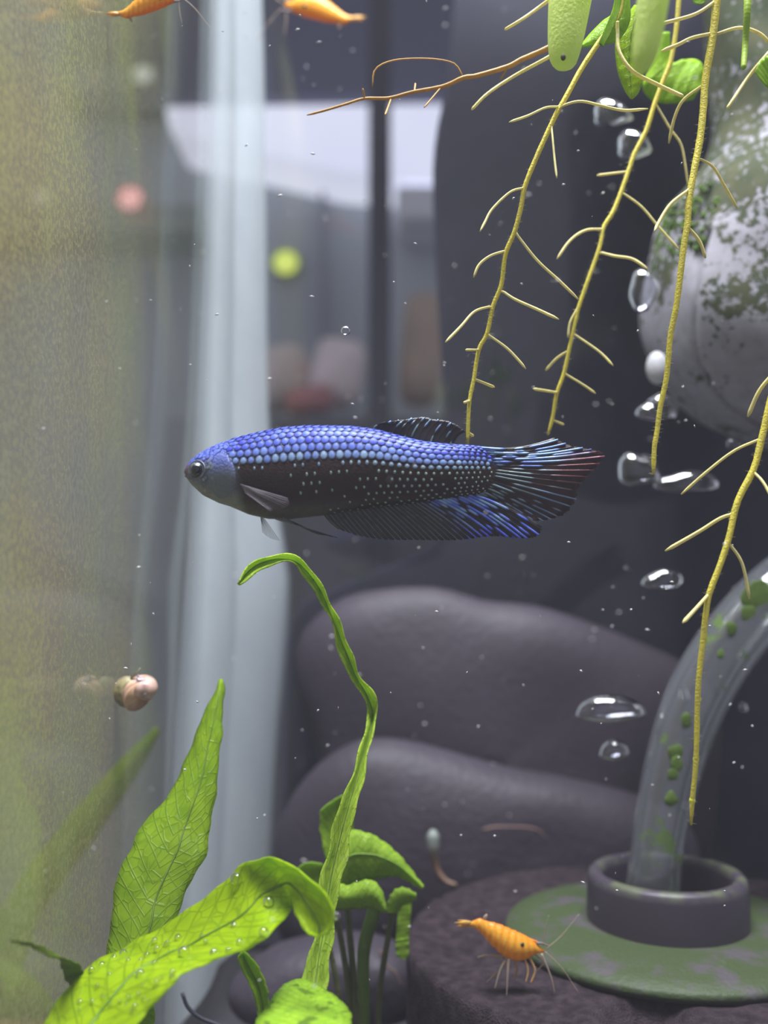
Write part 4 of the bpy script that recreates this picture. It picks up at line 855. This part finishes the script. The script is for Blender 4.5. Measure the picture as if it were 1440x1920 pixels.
root(pa, [(1276, -40), (1273, 0), (1267, 62), (1257, 117), (1244, 150), (1227, 196), (1211, 246), (1190, 287), (1177, 325), (1160, 372), (1148, 400), (1132, 426), (1123, 467), (1098, 538), (1084, 580), (1069, 647), (1057, 701), (1044, 738), (1036, 784), (1027, 816)], .186, 5, 3.4, rootm,
    [[(1132, 430), (1098, 432), (1069, 451), (1044, 486)], [(1124, 473), (1152, 480), (1186, 486), (1215, 505)], [(1083, 578), (1069, 605), (1065, 634)], [(1067, 657), (1044, 672), (1023, 695)], [(1074, 625), (1123, 659), (1150, 686)], [(1045, 736), (1000, 729)],
     [(1058, 700), (1094, 722), (1117, 738)], [(1037, 788), (1057, 796)], [(1165, 360), (1202, 387), (1232, 422), (1275, 470)], [(1176, 322), (1119, 329)], [(1229, 194), (1257, 242), (1277, 271), (1286, 317), (1290, 350)]], letm, lr=2.6, seed=5, label='yellow root hanging down to the tail fin')
pb = thing('floating_plant', P(1370, -60, 0.165), 'floating plant whose thick yellow roots hang in front of the ornament', 'plant')
root(pb, [(1348, -60), (1344, 0), (1336, 71), (1323, 146), (1319, 200), (1313, 258), (1302, 317), (1292, 375), (1289, 420), (1282, 463), (1269, 567), (1257, 630), (1250, 705), (1238, 763), (1232, 809), (1227, 838), (1225, 890)], .168, 8.0, 4.6, rootm,
    [[(1321, 158), (1282, 187), (1265, 221), (1254, 269)], [(1309, 296), (1336, 312), (1357, 346), (1382, 390)], [(1294, 354), (1257, 383), (1234, 419), (1227, 434)], [(1290, 426), (1311, 451), (1323, 484)], [(1342, 2), (1302, 27), (1234, 46)],
     [(1338, 62), (1298, 71), (1273, 83), (1240, 96)], [(1340, 65), (1386, 52), (1423, 62), (1446, 84)]], letm, lr=3.4, seed=6, label='thickest yellow root, in front of the ornament')
root(pb, [(1157, 40), (1158, 58), (1161, 96), (1186, 133), (1232, 158), (1282, 181)], .162, 3.6, 3.6, letm, [], letm, hair=False, seed=7)
root(pb, [(1404, -40), (1402, 0), (1399, 60), (1394, 130)], .158, 8, 5.5, tipm, [], letm, hair=False, seed=8)
root(pb, [(1460, 80), (1440, 100), (1402, 146), (1363, 204)], .175, 3.2, 3.0, letm, [], letm, hair=False, seed=9)
leaf('leaf', [(1480, 60), (1450, 95), (1425, 115), (1416, 135)], [(1520, 160), (1480, 175), (1445, 168), (1420, 142)], .170, pb, fl, seed=34)
leaf('leaf', [(1280, -40), (1296, -10), (1300, 4), (1312, 8)], [(1330, -40), (1326, -10), (1322, 4), (1314, 8)], .165, pb, fl, seed=35)
pc_ = thing('floating_plant', P(1480, -60, 0.165), 'floating plant with one thick yellow root reaching down to the clear tube', 'plant')
root(pc_, [(1500, -60), (1505, 200), (1490, 500), (1465, 660), (1445, 750), (1427, 827), (1413, 880), (1383, 940), (1367, 1007), (1350, 1060), (1330, 1113), (1322, 1163), (1318, 1203), (1312, 1253), (1308, 1313), (1305, 1426), (1298, 1501), (1296, 1547)], .160, 9.5, 4.6, rootm,
    [[(1428, 822), (1377, 845), (1327, 883), (1277, 927)], [(1377, 963), (1350, 972), (1310, 997), (1247, 1033)], [(1366, 1018), (1387, 1047), (1397, 1077), (1405, 1123)], [(1329, 1114), (1304, 1142), (1280, 1168)], [(1412, 884), (1430, 903), (1450, 938)], [(1450, 700), (1423, 734), (1402, 782)]], letm, lr=3.6, seed=10, label='thick yellow fuzzy root')
for px in ((1309, 1311), (1305, 1424), (1298, 1501), (1320, 1190)):
    b = B(); b.ball(P(px[0], px[1], .1598), (6.0 * .16 / F, 5.5 * .16 / F, (24 if px[1] < 1200 else 7.5) * .16 / F), 8, 10); obj('root_node', b, pm('root_node', (0.85, 0.88, 0.06), (0.8, 0.82, 0.06), 900, 0.5, transl=0.3), pc_)

# ------------------------------------------------------------------ air bubbles
m_, t_, o_ = nt('air_bubble')
fr = N(t_, 'ShaderNodeFresnel', {'IOR': 1.34}).outputs[0]
fr = N(t_, 'ShaderNodeMath', {0: math_(t_, 'MULTIPLY', fr, 1.5), 1: 0.05 }, operation='ADD', use_clamp=True).outputs[0]
gl = N(t_, 'ShaderNodeBsdfGlossy', {'Roughness': 0.04, 'Color': (1, 1, 1, 1)}); tp = N(t_, 'ShaderNodeBsdfTransparent', {0: (0.94, 0.95, 1.0, 1)})
nz = noise(t_, 1600, 2); bn = N(t_, 'ShaderNodeBump', {'Height': nz, 'Strength': 0.05, 'Distance': 0.0003}); t_.links.new(bn.outputs[0], gl.inputs['Normal'])
sh = N(t_, 'ShaderNodeMixShader', {0: fr, 1: tp.outputs[0], 2: gl.outputs[0]}); t_.links.new(sh.outputs[0], o_.inputs[0])
bubm = m_
leafbub = clear_mat('leaf_bubble', 1.33, (0.97, 0.98, 0.97), gain=2.4)
def leafdepth(g, px):
    best = None
    for row in g.reshape(-1, 3):
        q = PX(row); e = (q[0] - px[0]) ** 2 + (q[1] - px[1]) ** 2
        if best is None or e < best[0]: best = (e, row[1])
    return best[1]
lb = [((x * .354), 1240 + y * .354, r * .354) for x, y, r in ((1255, 1155, 35), (975, 1540, 31), (745, 1660, 26), (655, 1550, 23), (540, 1610, 19), (485, 1635, 17), (605, 1570, 15), (680, 1585, 13), (580, 1660, 13), (515, 1720, 13), (545, 1780, 12), (425, 1805, 15), (490, 1805, 14), (420, 1845, 9), (820, 1480, 17), (885, 1495, 17), (945, 1465, 21), (830, 1525, 17), (780, 1560, 18), (745, 1585, 13), (820, 1600, 18), (1070, 1455, 13), (1090, 1485, 13), (1240, 1400, 18), (1270, 1490, 20), (1135, 1545, 20), (1210, 1530, 15), (915, 1650, 17), (910, 1675, 14), (860, 1675, 11), (830, 1700, 17), (760, 1720, 12), (735, 1760, 12), (765, 1790, 13), (790, 1800, 11), (680, 1780, 12), (670, 1820, 12), (635, 1800, 11), (715, 1830, 17), (695, 1855, 10), (585, 1815, 11), (670, 1740, 11), (620, 1890, 9))]
lb += [(320 + x * .375, 1560 + y * .375, r * .375) for x, y, r in ((490, 350, 28), (320, 470, 18), (465, 500, 24), (345, 555, 18), (290, 595, 17), (215, 605, 20))]
big_bub = {35 * .354: {'label': 'large bright air bubble on the upper edge of the bright leaf blade'}, 31 * .354: {'label': 'large round air bubble below the midrib of the bright leaf blade'}, 28 * .375: {'label': 'large air bubble on the bright leaf blade beside its fold'}}
for x, y, r in lb:
    d = leafdepth(gb, (x, y)); rr = r * d / F
    b = B(); b.ball(P(x, y, d - rr * 0.6), rr, 10, 14); obj('air_bubble', b, leafbub, cat='bubble', **big_bub.get(r, {'label': 'tiny round air bubble clinging to the bright folded leaf blade', 'group': 'air bubbles on the big leaf'}))
x, y, r = 631, 1717, 7.5; b = B(); b.ball(P(x, y, .1436), r * .1436 / F, 10, 14); obj('air_bubble', b, leafbub, label='air bubble on the folded-over end of the bright leaf', cat='bubble')
# big irregular bubbles rising by the ornament
for k, (x, y, rx_, rz_, nz_, lbl) in enumerate(((1148, 222, 42, 34, .10, 'pale ragged air bubble under the floating leaves'), (1186, 282, 38, 36, .12, 'bright ragged air bubble where a yellow root passes'), (1207, 545, 31, 38, .07, 'bright oval air bubble touching the ornament'),
        (1232, 776, 42, 34, .08, 'dim air bubble under the ornament behind the thickest root'), (1196, 892, 38, 50, .09, 'tall air bubble left of the tip of the thickest root'), (1288, 912, 60, 30, .05, 'wide domed air bubble right of the tip of the thickest root'),
        (1243, 1094, 34, 28, .10, 'small ragged air bubble between the fish tail and the clear tube'), (1143, 1338, 68, 34, .05, 'wide domed air bubble in front of the large stones'), (1150, 1413, 27, 25, .06, 'small air bubble just under the wide domed one'),
        (1276, 1306, 20, 20, .06, 'small air bubble beside the clear tube'), (1394, 1330, 8, 13, .05, 'tiny oval air bubble right of the clear tube'), (1375, 833, 12, 10, .1, 'tiny bluish air bubble under the belly of the ornament'), (648, 620, 9, 9, .02, 'tiny round air bubble in open water above the fish'))):
    d = 0.232 if k not in (9, 10) else 0.245
    if k == 12: d = 0.175
    if k == 2: d = 0.222
    g = np.zeros((17, 26, 3)); c = P(x, y, d); rs = np.random.RandomState(k + 40); ph = rs.rand(4) * 6
    for i in range(17):
        for j in range(26):
            a = math.pi * i / 16; e = 2 * math.pi * j / 26; p = np.array((math.sin(a) * math.cos(e), math.sin(a) * math.sin(e), math.cos(a)))
            s_ = 1 + nz_ * (math.sin(3 * p[0] + ph[0]) + math.sin(3.4 * p[2] + 2 * p[0] + ph[1]) + 0.25 * math.sin(7 * p[0] + ph[2])) + 0.012 * math.sin(15 * p[0] + ph[3])
            zz_ = p[2] if p[2] > 0 or k in (2, 11, 12) else p[2] * 0.45   # domed above, flatter below
            g[i, j] = c + np.array((p[0] * rx_, p[1] * min(rx_, rz_) * 0.8, zz_ * rz_)) * s_ * d / F
    b = B(); b.grid(g, True); obj('air_bubble', b, bubm, label=lbl, cat='bubble')

# ------------------------------------------------------------------ suspended specks
b = B(); rs = np.random.RandomState(77)
for k in range(420):
    d = rs.uniform(0.11, 0.30); x = rs.uniform(0, 1440); y = rs.uniform(0, 1900); p = P(x, y, d)
    if p[0] < XW + 0.002 or p[2] < FZ + 0.004 or np.hypot(p[0] - oc[0], p[1] - OC[1]) < 0.042 or (346 < x < 1130 and 790 < y < 1010 and d > .15): continue
    r = rs.uniform(1.2, 3.0) * d / F; a = rs.rand() * 6.28; st_ = rs.uniform(1, 2.8)
    u = np.array((math.cos(a), 0, math.sin(a) * 0.5)) * r * st_; v = np.array((0, 0, 1.0)) * r * 0.8; w_ = np.array((0, r, 0))
    b.add([p + u, p - u, p + v, p - v, p + w_, p - w_], [(0, 2, 4), (2, 1, 4), (1, 3, 4), (3, 0, 4), (2, 0, 5), (1, 2, 5), (3, 1, 5), (0, 3, 5)])
obj('suspended_specks', b, pm('pale_specks', (0.75, 0.72, 0.68), (0.55, 0.52, 0.55), 300, 0.6, alpha=0.85), kind='stuff', label='tiny pale specks of debris drifting in the water', cat='debris')
